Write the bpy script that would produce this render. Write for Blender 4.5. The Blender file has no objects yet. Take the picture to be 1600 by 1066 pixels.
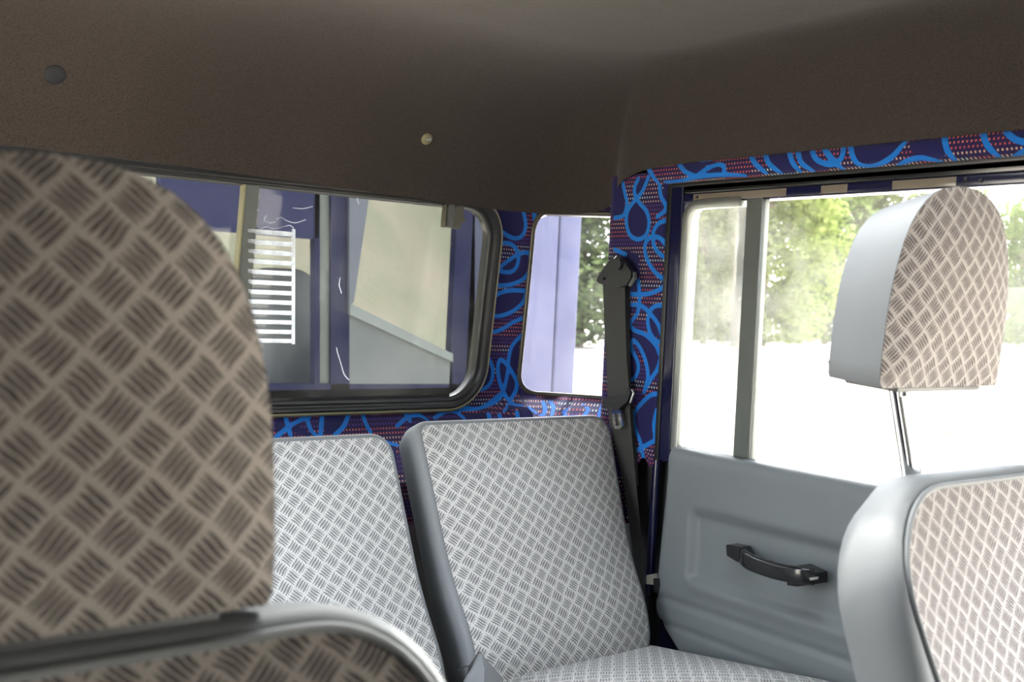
import bpy, bmesh, math, random
import numpy as np
from mathutils import Vector, Matrix
from mathutils.bvhtree import BVHTree
from mathutils.kdtree import KDTree
from mathutils.geometry import tessellate_polygon
random.seed(7)
sc = bpy.context.scene
COL = sc.collection
R = math.radians

# ------------------------------------------------------------------ camera
F, CX, CY = 1680.0, 800.0, 533.0
def _n(v):
    v = np.array(v, float); return v / np.linalg.norm(v)
_X = _n([3000 - CX, 568 - CY, F]); _Y = _n([-480 - CX, 410 - CY, F]); _Y = _n(_Y - _X * (_X @ _Y))
_Z = np.cross(_X, _Y)
if _Z[1] > 0: _Z = -_Z
M = np.array([_X, _Y, _Z])
CAM = np.array([0, 0, 1.15])
def ray(px, py): return M @ np.array([(px - CX) / F, (py - CY) / F, 1.0])
def onx(px, py, x): d = ray(px, py); return CAM + d * (x - CAM[0]) / d[0]
def ony(px, py, y): d = ray(px, py); return CAM + d * (y - CAM[1]) / d[1]
def onz(px, py, z): d = ray(px, py); return CAM + d * (z - CAM[2]) / d[2]
def proj(P):
    c = (np.asarray(P, float) - CAM) @ M
    return np.stack([CX + F * c[:, 0] / c[:, 2], CY + F * c[:, 1] / c[:, 2]], 1)
cd = bpy.data.cameras.new('camera'); cam = bpy.data.objects.new('camera', cd); COL.objects.link(cam)
rt, dn, fw = M[:, 0], M[:, 1], M[:, 2]
cam.matrix_world = Matrix(((rt[0], -dn[0], -fw[0], CAM[0]), (rt[1], -dn[1], -fw[1], CAM[1]), (rt[2], -dn[2], -fw[2], CAM[2]), (0, 0, 0, 1)))
cd.sensor_width = 36; cd.lens = F / 1600 * 36; cd.clip_start = 0.02; cd.clip_end = 1000
cd.dof.use_dof = True; cd.dof.focus_distance = 1.95; cd.dof.aperture_fstop = 7.5
sc.camera = cam

# ------------------------------------------------------------------ light
SUN_AZ, SUN_EL = 24.0, 60.0          # azimuth clockwise from +Y (rear), degrees
w = bpy.data.worlds.new('sky'); sc.world = w; w.use_nodes = True
wn = w.node_tree.nodes; wl = w.node_tree.links; wn.clear()
st = wn.new('ShaderNodeTexSky'); st.sky_type = 'NISHITA'; st.sun_disc = False
st.sun_elevation = R(SUN_EL); st.sun_rotation = R(SUN_AZ); st.air_density = 1.2; st.dust_density = 3.0; st.ozone_density = 1.0
wb = wn.new('ShaderNodeBackground'); wb.inputs['Strength'].default_value = 1.5
wo = wn.new('ShaderNodeOutputWorld'); hs_ = wn.new('ShaderNodeHueSaturation'); hs_.inputs['Saturation'].default_value = 0.32; wl.new(st.outputs[0], hs_.inputs['Color']); wl.new(hs_.outputs[0], wb.inputs[0]); wl.new(wb.outputs[0], wo.inputs[0])
sd = bpy.data.lights.new('sun', 'SUN'); so = bpy.data.objects.new('sun', sd); COL.objects.link(so)
sd.energy = 5.0; sd.angle = R(1.0); sd.color = (1.0, 0.95, 0.86)
_s = Vector((math.sin(R(SUN_AZ)) * math.cos(R(SUN_EL)), math.cos(R(SUN_AZ)) * math.cos(R(SUN_EL)), math.sin(R(SUN_EL))))
so.rotation_euler = _s.to_track_quat('Z', 'Y').to_euler()
so.location = _s * 30
sc.view_settings.view_transform = 'Standard'; sc.view_settings.look = 'None'
sc.view_settings.exposure = 1.36; sc.view_settings.gamma = 1.0; sc.view_settings.use_curve_mapping = False

# ------------------------------------------------------------------ materials
def lin(r, g, b):
    f = lambda c: (c / 255 / 12.92) if c / 255 <= 0.04045 else ((c / 255 + 0.055) / 1.055) ** 2.4
    return (f(r), f(g), f(b), 1.0)
class NT:
    def __init__(s, name):
        s.m = bpy.data.materials.new(name); s.m.use_nodes = True; s.t = s.m.node_tree; s.t.nodes.clear()
        s.out = s.t.nodes.new('ShaderNodeOutputMaterial')
    def n(s, typ, **kw):
        nd = s.t.nodes.new(typ)
        for k, v in kw.items(): setattr(nd, k, v)
        return nd
    def lk(s, a, b): s.t.links.new(a, b)
    def put(s, sock, v):
        if isinstance(v, bpy.types.NodeSocket): s.lk(v, sock)
        else: sock.default_value = v
    def ma(s, op, a, b=0.0, c=None):
        nd = s.n('ShaderNodeMath', operation=op); s.put(nd.inputs[0], a); s.put(nd.inputs[1], b)
        if c is not None: s.put(nd.inputs[2], c)
        return nd.outputs[0]
    def step(s, v, lo, hi):   # smooth 0..1 between lo and hi
        nd = s.n('ShaderNodeMapRange', interpolation_type='SMOOTHSTEP'); s.put(nd.inputs[0], v)
        nd.inputs[1].default_value = lo; nd.inputs[2].default_value = hi; nd.inputs[3].default_value = 0; nd.inputs[4].default_value = 1
        return nd.outputs[0]
    def mix(s, f, a, b):
        nd = s.n('ShaderNodeMix', data_type='RGBA'); s.put(nd.inputs[0], f); s.put(nd.inputs[6], a); s.put(nd.inputs[7], b)
        return nd.outputs[2]
    def noise(s, vec, scale, detail=3, rough=0.5):
        nd = s.n('ShaderNodeTexNoise'); nd.inputs['Scale'].default_value = scale; nd.inputs['Detail'].default_value = detail
        nd.inputs['Roughness'].default_value = rough
        if vec is not None: s.lk(vec, nd.inputs['Vector'])
        return nd
    def bsdf(s, col, rough=0.5, metal=0.0, spec=0.5, bump=None, bstr=0.2, bdist=0.002, sheen=0.0, coat=0.0):
        b = s.n('ShaderNodeBsdfPrincipled'); s.put(b.inputs['Base Color'], col); s.put(b.inputs['Roughness'], rough)
        s.put(b.inputs['Metallic'], metal); b.inputs['Specular IOR Level'].default_value = spec
        b.inputs['Sheen Weight'].default_value = sheen; b.inputs['Coat Weight'].default_value = coat
        if bump is not None:
            bp = s.n('ShaderNodeBump'); bp.inputs['Strength'].default_value = bstr; bp.inputs['Distance'].default_value = bdist
            s.lk(bump, bp.inputs['Height']); s.lk(bp.outputs[0], b.inputs['Normal'])
        return b
    def done(s, b):
        s.lk(b.outputs[0], s.out.inputs[0]); return s.m
def plain(name, col, rough=0.5, metal=0.0, spec=0.5, var=0.12, scale=30, bstr=0.1, bscale=400, bdist=0.0008, sheen=0.0, coat=0.0):
    t = NT(name); tc = t.n('ShaderNodeTexCoord').outputs['Object']
    n1 = t.noise(tc, scale, 4); d = tuple(c * (1 - var) for c in col[:3]) + (1,); u = tuple(min(1, c * (1 + var)) for c in col[:3]) + (1,)
    c = t.mix(n1.outputs[0], d, u); n2 = t.noise(tc, bscale, 2)
    return t.done(t.bsdf(c, rough, metal, spec, n2.outputs[0], bstr, bdist, sheen, coat))
MT = {}
MT['vinyl'] = plain('grey_vinyl', lin(119, 122, 124), 0.6, spec=0.28, var=0.06, scale=14, bstr=0.12, bscale=900)
MT['vinyl_dark'] = plain('charcoal_vinyl', lin(84, 86, 88), 0.45, spec=0.5, var=0.1, scale=10, bstr=0.15, bscale=700)
MT['card'] = plain('door_card_grey', lin(102, 107, 108), 0.5, spec=0.4, var=0.05, scale=12, bstr=0.15, bscale=800)
MT['rubber'] = plain('black_rubber', lin(28, 28, 28), 0.35, spec=0.5, var=0.2)
MT['gloss_black'] = plain('gloss_black_plastic', lin(22, 22, 23), 0.18, spec=0.6, var=0.1)
MT['black'] = plain('black_plastic', lin(34, 34, 35), 0.45, var=0.15)
MT['void'] = plain('dark_body_lining', lin(20, 20, 24), 0.7, var=0.3)
MT['navy_paint'] = plain('navy_gloss_paint', lin(20, 22, 52), 0.16, spec=0.6, var=0.15, scale=8, bstr=0.02)
MT['blue_paint'] = plain('blue_gloss_paint', lin(34, 36, 66), 0.5, spec=0.15, var=0.2, scale=3, bstr=0.02)
MT['chrome'] = plain('chrome', (0.78, 0.78, 0.78, 1), 0.12, metal=1.0, var=0.02, bstr=0.02)
MT['alloy'] = plain('dull_aluminium', lin(170, 172, 168), 0.32, metal=0.85, var=0.15, scale=20)
MT['divider'] = plain('grey_green_channel', lin(88, 92, 88), 0.5, spec=0.4, var=0.12)
MT['olive'] = plain('olive_rubber_filler', lin(128, 122, 92), 0.5, var=0.1)
MT['web'] = plain('dark_webbing', lin(52, 52, 50), 0.8, var=0.15, scale=300, bstr=0.4, bscale=700)
MT['floor'] = plain('dark_floor_mat', lin(50, 50, 50), 0.9, var=0.3)
MT['latch'] = plain('smoky_plastic', lin(70, 66, 52), 0.25, var=0.15)
MT['cream'] = plain('cream_plastic', lin(190, 188, 172), 0.5)
MT['vehicle_navy'] = plain('faded_navy_paint', lin(24, 26, 54), 0.55, spec=0.12, var=0.2, scale=4)
MT['pale_blue'] = plain('pale_blue_paint', lin(60, 62, 80), 0.5, spec=0.2, var=0.3, scale=2.2)  # paler than the cab paint, standing in for reflections on the panel
MT['strip_grey'] = plain('weathered_blue_grey', lin(66, 70, 84), 0.5)
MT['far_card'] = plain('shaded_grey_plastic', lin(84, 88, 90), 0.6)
MT['bale'] = plain('white_wrap', lin(225, 225, 222), 0.4, var=0.05, scale=2)
MT['bark'] = plain('bark', lin(120, 105, 85), 0.9, var=0.3, scale=3)
MT['beige_reflection'] = plain('beige_rail_reflection', lin(118, 108, 95), 0.2, spec=0.6, var=0.05)  # colour of the reflections painted on the door rail
def headliner_mat():
    t = NT('brown_grey_headlining'); tc = t.n('ShaderNodeTexCoord').outputs['Object']
    a = t.noise(tc, 2.5, 4).outputs[0]; f = t.noise(tc, 420, 3, 0.7).outputs[0]; st_ = t.noise(tc, 9, 5, 0.6).outputs[0]
    c = t.mix(a, lin(57, 50, 46), lin(71, 63, 59)); c = t.mix(t.step(f, .35, .7), c, lin(47, 43, 39))
    c = t.mix(t.ma('MULTIPLY', t.step(st_, .62, .8), .35), c, lin(47, 40, 33))
    h = t.ma('ADD', f, t.ma('MULTIPLY', t.noise(tc, 14, 3).outputs[0], 2.0))
    return t.done(t.bsdf(c, 0.95, spec=0.1, bump=h, bstr=0.35, bdist=0.002, sheen=0.15))
MT['headliner'] = headliner_mat()
def tread_fabric(name, base, dark, period=0.032, cnt=5.4):
    t = NT(name); uv = t.n('ShaderNodeUVMap').outputs[0]
    wob = t.noise(uv, 2.2 / period, 3); wv = t.n('ShaderNodeVectorMath', operation='SCALE'); sb = t.n('ShaderNodeVectorMath', operation='SUBTRACT')
    t.lk(wob.outputs['Color'], sb.inputs[0]); sb.inputs[1].default_value = (.5, .5, .5); t.lk(sb.outputs[0], wv.inputs[0]); wv.inputs['Scale'].default_value = 0.15 * period
    ad = t.n('ShaderNodeVectorMath', operation='ADD'); t.lk(uv, ad.inputs[0]); t.lk(wv.outputs[0], ad.inputs[1])
    mp = t.n('ShaderNodeMapping'); mp.inputs['Rotation'].default_value = (0, 0, R(43)); k = math.sqrt(2) / period
    mp.inputs['Scale'].default_value = (k, k, 1); t.lk(ad.outputs[0], mp.inputs['Vector'])
    sp = t.n('ShaderNodeSeparateXYZ'); t.lk(mp.outputs[0], sp.inputs[0])
    x, y = sp.outputs[0], sp.outputs[1]; fx, fy = t.ma('FLOOR', x), t.ma('FLOOR', y); rx, ry = t.ma('SUBTRACT', x, fx), t.ma('SUBTRACT', y, fy)
    par = t.ma('FLOORED_MODULO', t.ma('ADD', fx, fy), 2.0); ip = t.ma('SUBTRACT', 1.0, par)
    a = t.ma('ADD', t.ma('MULTIPLY', rx, par), t.ma('MULTIPLY', ry, ip)); b = t.ma('ADD', t.ma('MULTIPLY', ry, par), t.ma('MULTIPLY', rx, ip))
    st5 = t.ma('ABSOLUTE', t.ma('SUBTRACT', t.ma('FRACT', t.ma('MULTIPLY_ADD', a, cnt, 0.05)), 0.5))
    # strokes taper towards the ends
    e = t.ma('ABSOLUTE', t.ma('SUBTRACT', b, 0.5)); wd = t.ma('SUBTRACT', 0.36, t.ma('MULTIPLY', t.ma('POWER', t.ma('MULTIPLY', e, 2.15), 3.0), 0.34))
    inn = t.step(t.ma('SUBTRACT', wd, st5), -0.07, 0.07); ea = t.ma('ABSOLUTE', t.ma('SUBTRACT', a, 0.5))
    msk = t.ma('MULTIPLY', inn, t.ma('SUBTRACT', 1.0, t.step(ea, .42, .48))); msk = t.ma('MULTIPLY', msk, t.ma('SUBTRACT', 1.0, t.step(e, .40, .47)))
    fine = t.noise(uv, 1100, 2).outputs[0]; big = t.noise(uv, 7, 3).outputs[0]
    msk = t.ma('MULTIPLY', msk, t.ma('MULTIPLY_ADD', fine, 0.5, 0.66))
    bc = t.mix(big, tuple(c * .92 for c in base[:3]) + (1,), tuple(min(1, c * 1.06) for c in base[:3]) + (1,))
    bc = t.mix(t.ma('MULTIPLY', t.step(fine, .4, .75), .22), bc, dark)
    c = t.mix(msk, bc, dark)
    h = t.ma('SUBTRACT', fine, t.ma('MULTIPLY', msk, .6))
    return t.done(t.bsdf(c, 0.92, spec=0.15, bump=h, bstr=0.35, bdist=0.0012, sheen=0.1))
MT['tread_near'] = tread_fabric('grey_treadplate_fabric_coarse_shaded', lin(156, 150, 144), lin(62, 57, 57), .031)  # darkened copy of the seat fabric, shade on the near seat in the colour
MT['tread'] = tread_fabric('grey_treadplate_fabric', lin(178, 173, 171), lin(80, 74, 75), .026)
MT['tread_rear'] = tread_fabric('grey_treadplate_fabric_lit', lin(198, 198, 194), lin(112, 110, 111), .0285, 4.6)  # lightened copy of the seat fabric, standing in for stronger light at the rear
def moquette_mat():
    t = NT('navy_ribbon_moquette'); uv = t.n('ShaderNodeUVMap').outputs[0]
    rib = t.n('ShaderNodeAttribute', attribute_name='ribbon').outputs['Fac']; pl = t.n('ShaderNodeAttribute', attribute_name='plainness').outputs['Fac']
    sp = t.n('ShaderNodeSeparateXYZ'); t.lk(uv, sp.inputs[0])
    u, v = t.ma('DIVIDE', sp.outputs[0], 0.0066), t.ma('DIVIDE', sp.outputs[1], 0.0080)
    row = t.ma('FLOOR', v); u2 = t.ma('ADD', u, t.ma('MULTIPLY', row, 0.5))
    du = t.ma('ABSOLUTE', t.ma('SUBTRACT', t.ma('FRACT', u2), .5)); dv = t.ma('ABSOLUTE', t.ma('SUBTRACT', t.ma('FRACT', v), .5))
    dot = t.ma('MULTIPLY', t.ma('SUBTRACT', 1.0, t.step(du, .16, .24)), t.ma('SUBTRACT', 1.0, t.step(dv, .15, .24)))
    wn_ = t.n('ShaderNodeTexWhiteNoise', noise_dimensions='1D'); t.lk(t.ma('FLOOR', t.ma('DIVIDE', row, 2.0)), wn_.inputs['W'])
    cb = t.n('ShaderNodeCombineXYZ'); t.lk(t.ma('DIVIDE', sp.outputs[0], .06), cb.inputs[0]); t.lk(t.ma('MULTIPLY', row, .31), cb.inputs[1])
    pick = t.ma('ADD', t.ma('MULTIPLY', wn_.outputs['Value'], .55), t.ma('MULTIPLY', t.noise(cb.outputs[0], 1.0, 1).outputs[0], .6))
    cr = t.n('ShaderNodeValToRGB'); cr.color_ramp.interpolation = 'CONSTANT'; el = cr.color_ramp.elements
    el[0].position = 0; el[0].color = lin(92, 66, 150); el[1].position = .46; el[1].color = lin(214, 112, 92)
    for p_, c_ in ((.58, (198, 92, 80)), (.68, (214, 178, 150)), (.80, (190, 214, 196)), (.92, (206, 120, 128))):
        q = el.new(p_); q.color = lin(*c_)
    t.lk(pick, cr.inputs[0])
    fine = t.noise(uv, 900, 2).outputs[0]
    bg = t.mix(fine, lin(30, 24, 52), lin(52, 38, 82)); bg = t.mix(t.ma('MULTIPLY', dot, .72), bg, cr.outputs[0])
    navy = t.mix(fine, lin(26, 26, 66), lin(40, 38, 84))
    c = t.mix(t.step(pl, .45, .55), bg, navy)
    blue = t.mix(fine, lin(20, 96, 172), lin(36, 118, 198))
    c = t.mix(t.ma('SUBTRACT', 1.0, t.step(rib, .0040, .0050)), c, blue)
    return t.done(t.bsdf(c, 0.9, spec=0.12, bump=fine, bstr=0.3, bdist=0.0008, sheen=0.12))
MT['moquette'] = moquette_mat()
def glass(name, tint, dirt, rough=0.03, dirtcol=(0.8, 0.78, 0.72, 1), refl=.9):
    t = NT(name); tc = t.n('ShaderNodeTexCoord').outputs['Object']
    tr = t.n('ShaderNodeBsdfTransparent'); tr.inputs[0].default_value = tint
    gl = t.n('ShaderNodeBsdfGlossy'); gl.inputs['Roughness'].default_value = rough
    fr = t.n('ShaderNodeFresnel'); fr.inputs[0].default_value = 1.45
    m1 = t.n('ShaderNodeMixShader'); t.lk(t.ma('MULTIPLY', fr.outputs[0], refl), m1.inputs[0]); t.lk(tr.outputs[0], m1.inputs[1]); t.lk(gl.outputs[0], m1.inputs[2])
    df = t.n('ShaderNodeBsdfDiffuse'); df.inputs[0].default_value = dirtcol; tl = t.n('ShaderNodeBsdfTranslucent'); tl.inputs[0].default_value = dirtcol
    m3 = t.n('ShaderNodeMixShader'); m3.inputs[0].default_value = .5; t.lk(df.outputs[0], m3.inputs[1]); t.lk(tl.outputs[0], m3.inputs[2])
    a = t.noise(tc, 5, 5, .6).outputs[0]; sp = t.noise(tc, 260, 2).outputs[0]
    amt = t.ma('ADD', t.ma('MULTIPLY', t.step(a, .3, .75), dirt), t.ma('MULTIPLY', t.step(sp, .70, .78), .03 + dirt))
    m2 = t.n('ShaderNodeMixShader'); t.lk(amt, m2.inputs[0]); t.lk(m1.outputs[0], m2.inputs[1]); t.lk(m3.outputs[0], m2.inputs[2])
    return t.done(m2)
MT['door_glass'] = glass('dusty_clear_glass', (.95, .96, .95, 1), .10)
MT['rear_glass'] = glass('tinted_dirty_glass', (.46, .47, .46, 1), .012, refl=.4)
MT['corner_glass'] = glass('hazy_acrylic_glass', (.80, .80, .85, 1), .03)
MT['clear_plastic'] = glass('clear_louvre_plastic', (.95, .96, .98, 1), .85, .12, (.95, .97, 1, 1))  # whitened so the highlights on the clear slats lie in the colour
def ground_mat():
    t = NT('pale_gravel_ground'); tc = t.n('ShaderNodeTexCoord').outputs['Object']
    a = t.noise(tc, .25, 5, .6).outputs[0]; b = t.noise(tc, 30, 4, .7).outputs[0]
    c = t.mix(a, lin(186, 177, 158), lin(206, 199, 184)); c = t.mix(t.ma('MULTIPLY', t.step(b, .5, .8), .4), c, lin(180, 172, 156))
    return t.done(t.bsdf(c, .95, spec=.1, bump=b, bstr=.4, bdist=.02))
MT['ground'] = ground_mat()
def field_mat():
    t = NT('dry_grass_field'); tc = t.n('ShaderNodeTexCoord').outputs['Object']
    a = t.noise(tc, .35, 6, .65).outputs[0]; b = t.noise(tc, 6, 4, .7).outputs[0]
    c = t.mix(t.step(a, .3, .7), lin(100, 94, 82), lin(84, 86, 70)); c = t.mix(t.ma('MULTIPLY', t.step(b, .45, .8), .5), c, lin(116, 107, 92))
    return t.done(t.bsdf(c, .95, spec=.1, bump=b, bstr=.5, bdist=.05))
MT['field'] = field_mat()
def leaf_mat(name, c1, c2):
    t = NT(name); oi = t.n('ShaderNodeTexCoord').outputs['Object']; a = t.noise(oi, 1.1, 4).outputs[0]; c = t.mix(t.step(a, .35, .65), c1, c2)
    d = t.n('ShaderNodeBsdfDiffuse'); t.lk(c, d.inputs[0]); l = t.n('ShaderNodeBsdfTranslucent'); t.lk(c, l.inputs[0])
    m = t.n('ShaderNodeMixShader'); m.inputs[0].default_value = .5; t.lk(d.outputs[0], m.inputs[1]); t.lk(l.outputs[0], m.inputs[2])
    return t.done(m)
LEAF = [leaf_mat('leaf_green', lin(72, 88, 50), lin(104, 116, 72)), leaf_mat('leaf_olive', lin(84, 92, 60), lin(116, 122, 86)), leaf_mat('leaf_yellow_green', lin(94, 106, 54), lin(124, 132, 80))]
MT['grass'] = leaf_mat('verge_grass', lin(120, 140, 70), lin(170, 172, 110))

# ------------------------------------------------------------------ mesh helpers
def link(o, parent=None):
    COL.objects.link(o)
    if parent is not None: o.parent = parent
    return o
def tag(o, label=None, cat=None, group=None, kind=None):
    for k, v in (('label', label), ('category', cat), ('group', group), ('kind', kind)):
        if v: o[k] = v
    return o
def empty(name, loc=(0, 0, 0), rot=(0, 0, 0), parent=None):
    o = bpy.data.objects.new(name, None); o.location = loc; o.rotation_euler = rot; o.empty_display_size = .05
    return link(o, parent)
def mesh(name, V, Fc, mat, parent=None, smooth=True, uv=None, attrs=None, fix=False, loc=None, rot=None):
    me = bpy.data.meshes.new(name); me.from_pydata([tuple(map(float, v)) for v in V], [], Fc)
    if uv is not None:
        l = me.uv_layers.new(name='UVMap'); vi = np.empty(len(me.loops), np.int32); me.loops.foreach_get('vertex_index', vi)
        l.data.foreach_set('uv', np.asarray(uv, np.float32)[vi].ravel())
    for k, a in (attrs or {}).items():
        at = me.attributes.new(k, 'FLOAT', 'POINT'); at.data.foreach_set('value', np.asarray(a, np.float32))
    if fix:
        bm = bmesh.new(); bm.from_mesh(me); bmesh.ops.recalc_face_normals(bm, faces=bm.faces); bm.to_mesh(me); bm.free()
    if smooth: me.shade_smooth()
    me.materials.append(mat); o = bpy.data.objects.new(name, me)
    if loc is not None: o.location = loc
    if rot is not None: o.rotation_euler = rot
    return link(o, parent)
class MB:
    """collects shapes of ONE part"""
    def __init__(s): s.v = []; s.f = []
    def add(s, V, Fc):
        k = len(s.v); s.v += [tuple(map(float, p)) for p in V]; s.f += [tuple(i + k for i in f) for f in Fc]
    def box(s, a, b, bev=0.0):
        bm = bmesh.new(); bmesh.ops.create_cube(bm, size=1)
        for v in bm.verts: v.co = Vector([(a[i] + b[i]) / 2 + v.co[i] * (b[i] - a[i]) for i in range(3)])
        if bev > 0: bmesh.ops.bevel(bm, geom=bm.edges[:], offset=bev, segments=3, profile=.5, affect='EDGES')
        bm.verts.index_update(); s.add([v.co for v in bm.verts], [[v.index for v in f.verts] for f in bm.faces]); bm.free()
    def prism(s, pts, vec, holes=()):
        """3D polygon extruded along vec"""
        loops = [list(map(Vector, pts))] + [list(map(Vector, h)) for h in holes]; vec = Vector(vec)
        tri = tessellate_polygon(loops); flat = [p for l in loops for p in l]; n = len(flat)
        s.add(flat + [p + vec for p in flat], [tuple(t) for t in tri] + [tuple(i + n for i in reversed(t)) for t in tri])
        k = len(s.v) - 2 * n; o = 0
        for l in loops:
            m = len(l)
            s.f += [(k + o + i, k + o + (i + 1) % m, k + o + (i + 1) % m + n, k + o + i + n) for i in range(m)]; o += m
    def tube(s, pts, prof, closed=False, cap=True):
        """sweep 2D profile [(a,b)] or radius along pts; a = sideways, b = 'up'"""
        if not isinstance(prof, (list, tuple)): prof = [(prof * math.cos(i * math.tau / 10), prof * math.sin(i * math.tau / 10)) for i in range(10)]
        P = [Vector(p) for p in pts]; n = len(P); m = len(prof)
        T = [((P[(i + 1) % n] if (closed or i < n - 1) else P[i]) - (P[i - 1] if (closed or i > 0) else P[i])).normalized() for i in range(n)]
        up = s.up if getattr(s, 'up', None) else (Vector((0, 0, 1)) if abs(T[0].z) < .9 else Vector((1, 0, 0)))
        V = []
        for i in range(n):
            a = T[i].cross(up)
            if a.length < 1e-4: a = T[i].orthogonal()
            a.normalize(); b = a.cross(T[i]).normalized()
            if not getattr(s, 'up', None): up = b
            V += [P[i] + a * q[0] + b * q[1] for q in prof]
        Fc = [(i * m + j, i * m + (j + 1) % m, ((i + 1) % n) * m + (j + 1) % m, ((i + 1) % n) * m + j) for i in range(n if closed else n - 1) for j in range(m)]
        if cap and not closed: Fc += [tuple(range(m)), tuple(range((n - 1) * m, n * m))]
        s.add(V, Fc)
    def build(s, name, mat, parent=None, smooth=False, **kw): 
        o = mesh(name, s.v, s.f, mat, parent, smooth, fix=True, **kw)
        if smooth: 
            o.data.set_sharp_from_angle(angle=R(40))
        return o
def box(name, a, b, mat, parent=None, bev=.004):
    m = MB(); m.box(a, b, bev); return m.build(name, mat, parent, True)
def catmull(P, step, closed=False):
    P = [np.array(p, float) for p in P]; n = len(P); out = []
    for i in range(n if closed else n - 1):
        if closed: a, b, c, d = P[i - 1], P[i], P[(i + 1) % n], P[(i + 2) % n]
        else: a, b, c, d = P[max(i - 1, 0)], P[i], P[i + 1], P[min(i + 2, n - 1)]
        k = max(2, int(np.linalg.norm(c - b) / step))
        for j in range(k):
            t = j / k
            out.append(.5 * (2 * b + (c - a) * t + (2 * a - 5 * b + 4 * c - d) * t * t + (3 * b - a - 3 * c + d) * t ** 3))
    if not closed: out.append(P[-1])
    return out
def rrect(x0, x1, y0, y1, r, n=8):
    """rounded rectangle CCW; r = (bl, br, tr, tl)"""
    if not isinstance(r, (tuple, list)): r = (r,) * 4
    out = []
    for (cx, cy, a0, q) in ((x0 + r[0], y0 + r[0], 180, r[0]), (x1 - r[1], y0 + r[1], 270, r[1]), (x1 - r[2], y1 - r[2], 0, r[2]), (x0 + r[3], y1 - r[3], 90, r[3])):
        out += [(cx + q * math.cos(R(a0 + 90 * i / n)), cy + q * math.sin(R(a0 + 90 * i / n))) for i in range(n + 1)]
    return out
def resample(P, step, closed=True):
    P = [np.array(p, float) for p in P]; out = []
    for i in range(len(P) if closed else len(P) - 1):
        a, b = P[i], P[(i + 1) % len(P)]; d = np.linalg.norm(b - a)
        if d < 1e-6: continue
        k = max(1, int(round(d / step))); out += [a + (b - a) * j / k for j in range(k)]
    return out
def smoothstep(a, b, x):
    t = np.clip((np.asarray(x, float) - a) / (b - a), 0, 1); return t * t * (3 - 2 * t)

# padded part: fabric face in the local XZ plane (normal -Y), vinyl band and back behind it
def cushion(prefix, outline, depth, parent, loc, rot, shape, face_mat, band_mat, pip_mat=None, out=.010, face_label=None, band_name='vinyl_cover', back=.85, taper=0.0, flare=None):
    O = np.array(resample(outline, .016)); n = len(O)
    if np.sum(O[:, 0] * np.roll(O[:, 1], -1) - np.roll(O[:, 0], -1) * O[:, 1]) < 0: O = O[::-1].copy()
    c = (O.max(0) + O.min(0)) / 2
    tg = np.roll(O, -1, 0) - np.roll(O, 1, 0); nr = np.stack([tg[:, 1], -tg[:, 0]], 1); nr /= np.linalg.norm(nr, axis=1)[:, None] + 1e-9
    root = empty(prefix, loc, rot, parent) if prefix else parent
    rs = [.12, .25, .4, .55, .68, .79, .88, .94, .98, 1.0]
    V = [(c[0], shape(c[0], c[1], 0.0), c[1])]; uv = [tuple(c)]
    for r in rs:
        for p in O:
            q = c + (p - c) * r; V.append((q[0], shape(q[0], q[1], r), q[1])); uv.append(tuple(q))
    Fc = [(0, 1 + (i + 1) % n, 1 + i) for i in range(n)]
    for k in range(len(rs) - 1):
        a, b = 1 + k * n, 1 + (k + 1) * n; Fc += [(a + i, a + (i + 1) % n, b + (i + 1) % n, b + i) for i in range(n)]
    fo = mesh('fabric_face', V, Fc, face_mat, root, True, uv=uv, fix=True)
    pr = [(-.002, .001), (out * .45, .001), (out * .85, out * .5), (out, out * 1.4), (out * 1.1, depth * .5), (out * .8, depth - .03), (out * .1, depth - .008), (-.02, depth)]
    V = []
    for ki, (o_, y) in enumerate(pr):
        for p, nn in zip(O, nr):
            q = p + nn * (o_ + (flare(p[0], p[1]) * (0, .35, .75, 1, 1, 1, 1, 1)[ki] if flare else 0)); q = np.array([c[0] + (q[0] - c[0]) * (1 - taper * y / depth), O[:, 1].min() + (q[1] - O[:, 1].min()) * (1 - taper * y / depth)]); V.append((q[0], y + shape(q[0], q[1], 1.0) * (1 if y < depth * .6 else .3), q[1]))
    for r in (.8, .5, .2): V += [(c[0] + (p[0] - c[0]) * r * back * (1 - taper), depth + .006, O[:, 1].min() + (c[1] + (p[1] - c[1]) * r - O[:, 1].min()) * (1 - taper)) for p in O]
    V.append((c[0], depth + .006, c[1])); m = len(pr) + 3
    Fc = [(k * n + i, k * n + (i + 1) % n, (k + 1) * n + (i + 1) % n, (k + 1) * n + i) for k in range(m - 1) for i in range(n)]
    Fc += [((m - 1) * n + i, (m - 1) * n + (i + 1) % n, m * n) for i in range(n)]
    vo = mesh(band_name, V, Fc, band_mat, root, True, fix=True); vo.data.set_sharp_from_angle(angle=R(50))
    if pip_mat:
        t = MB(); t.tube([(p[0] + nn[0] * .002, shape(p[0], p[1], 1.0) - .001, p[1] + nn[1] * .002) for p, nn in zip(O, nr)], .0032, closed=True)
        t.build('piping', pip_mat, root, True)
    return root

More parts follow.
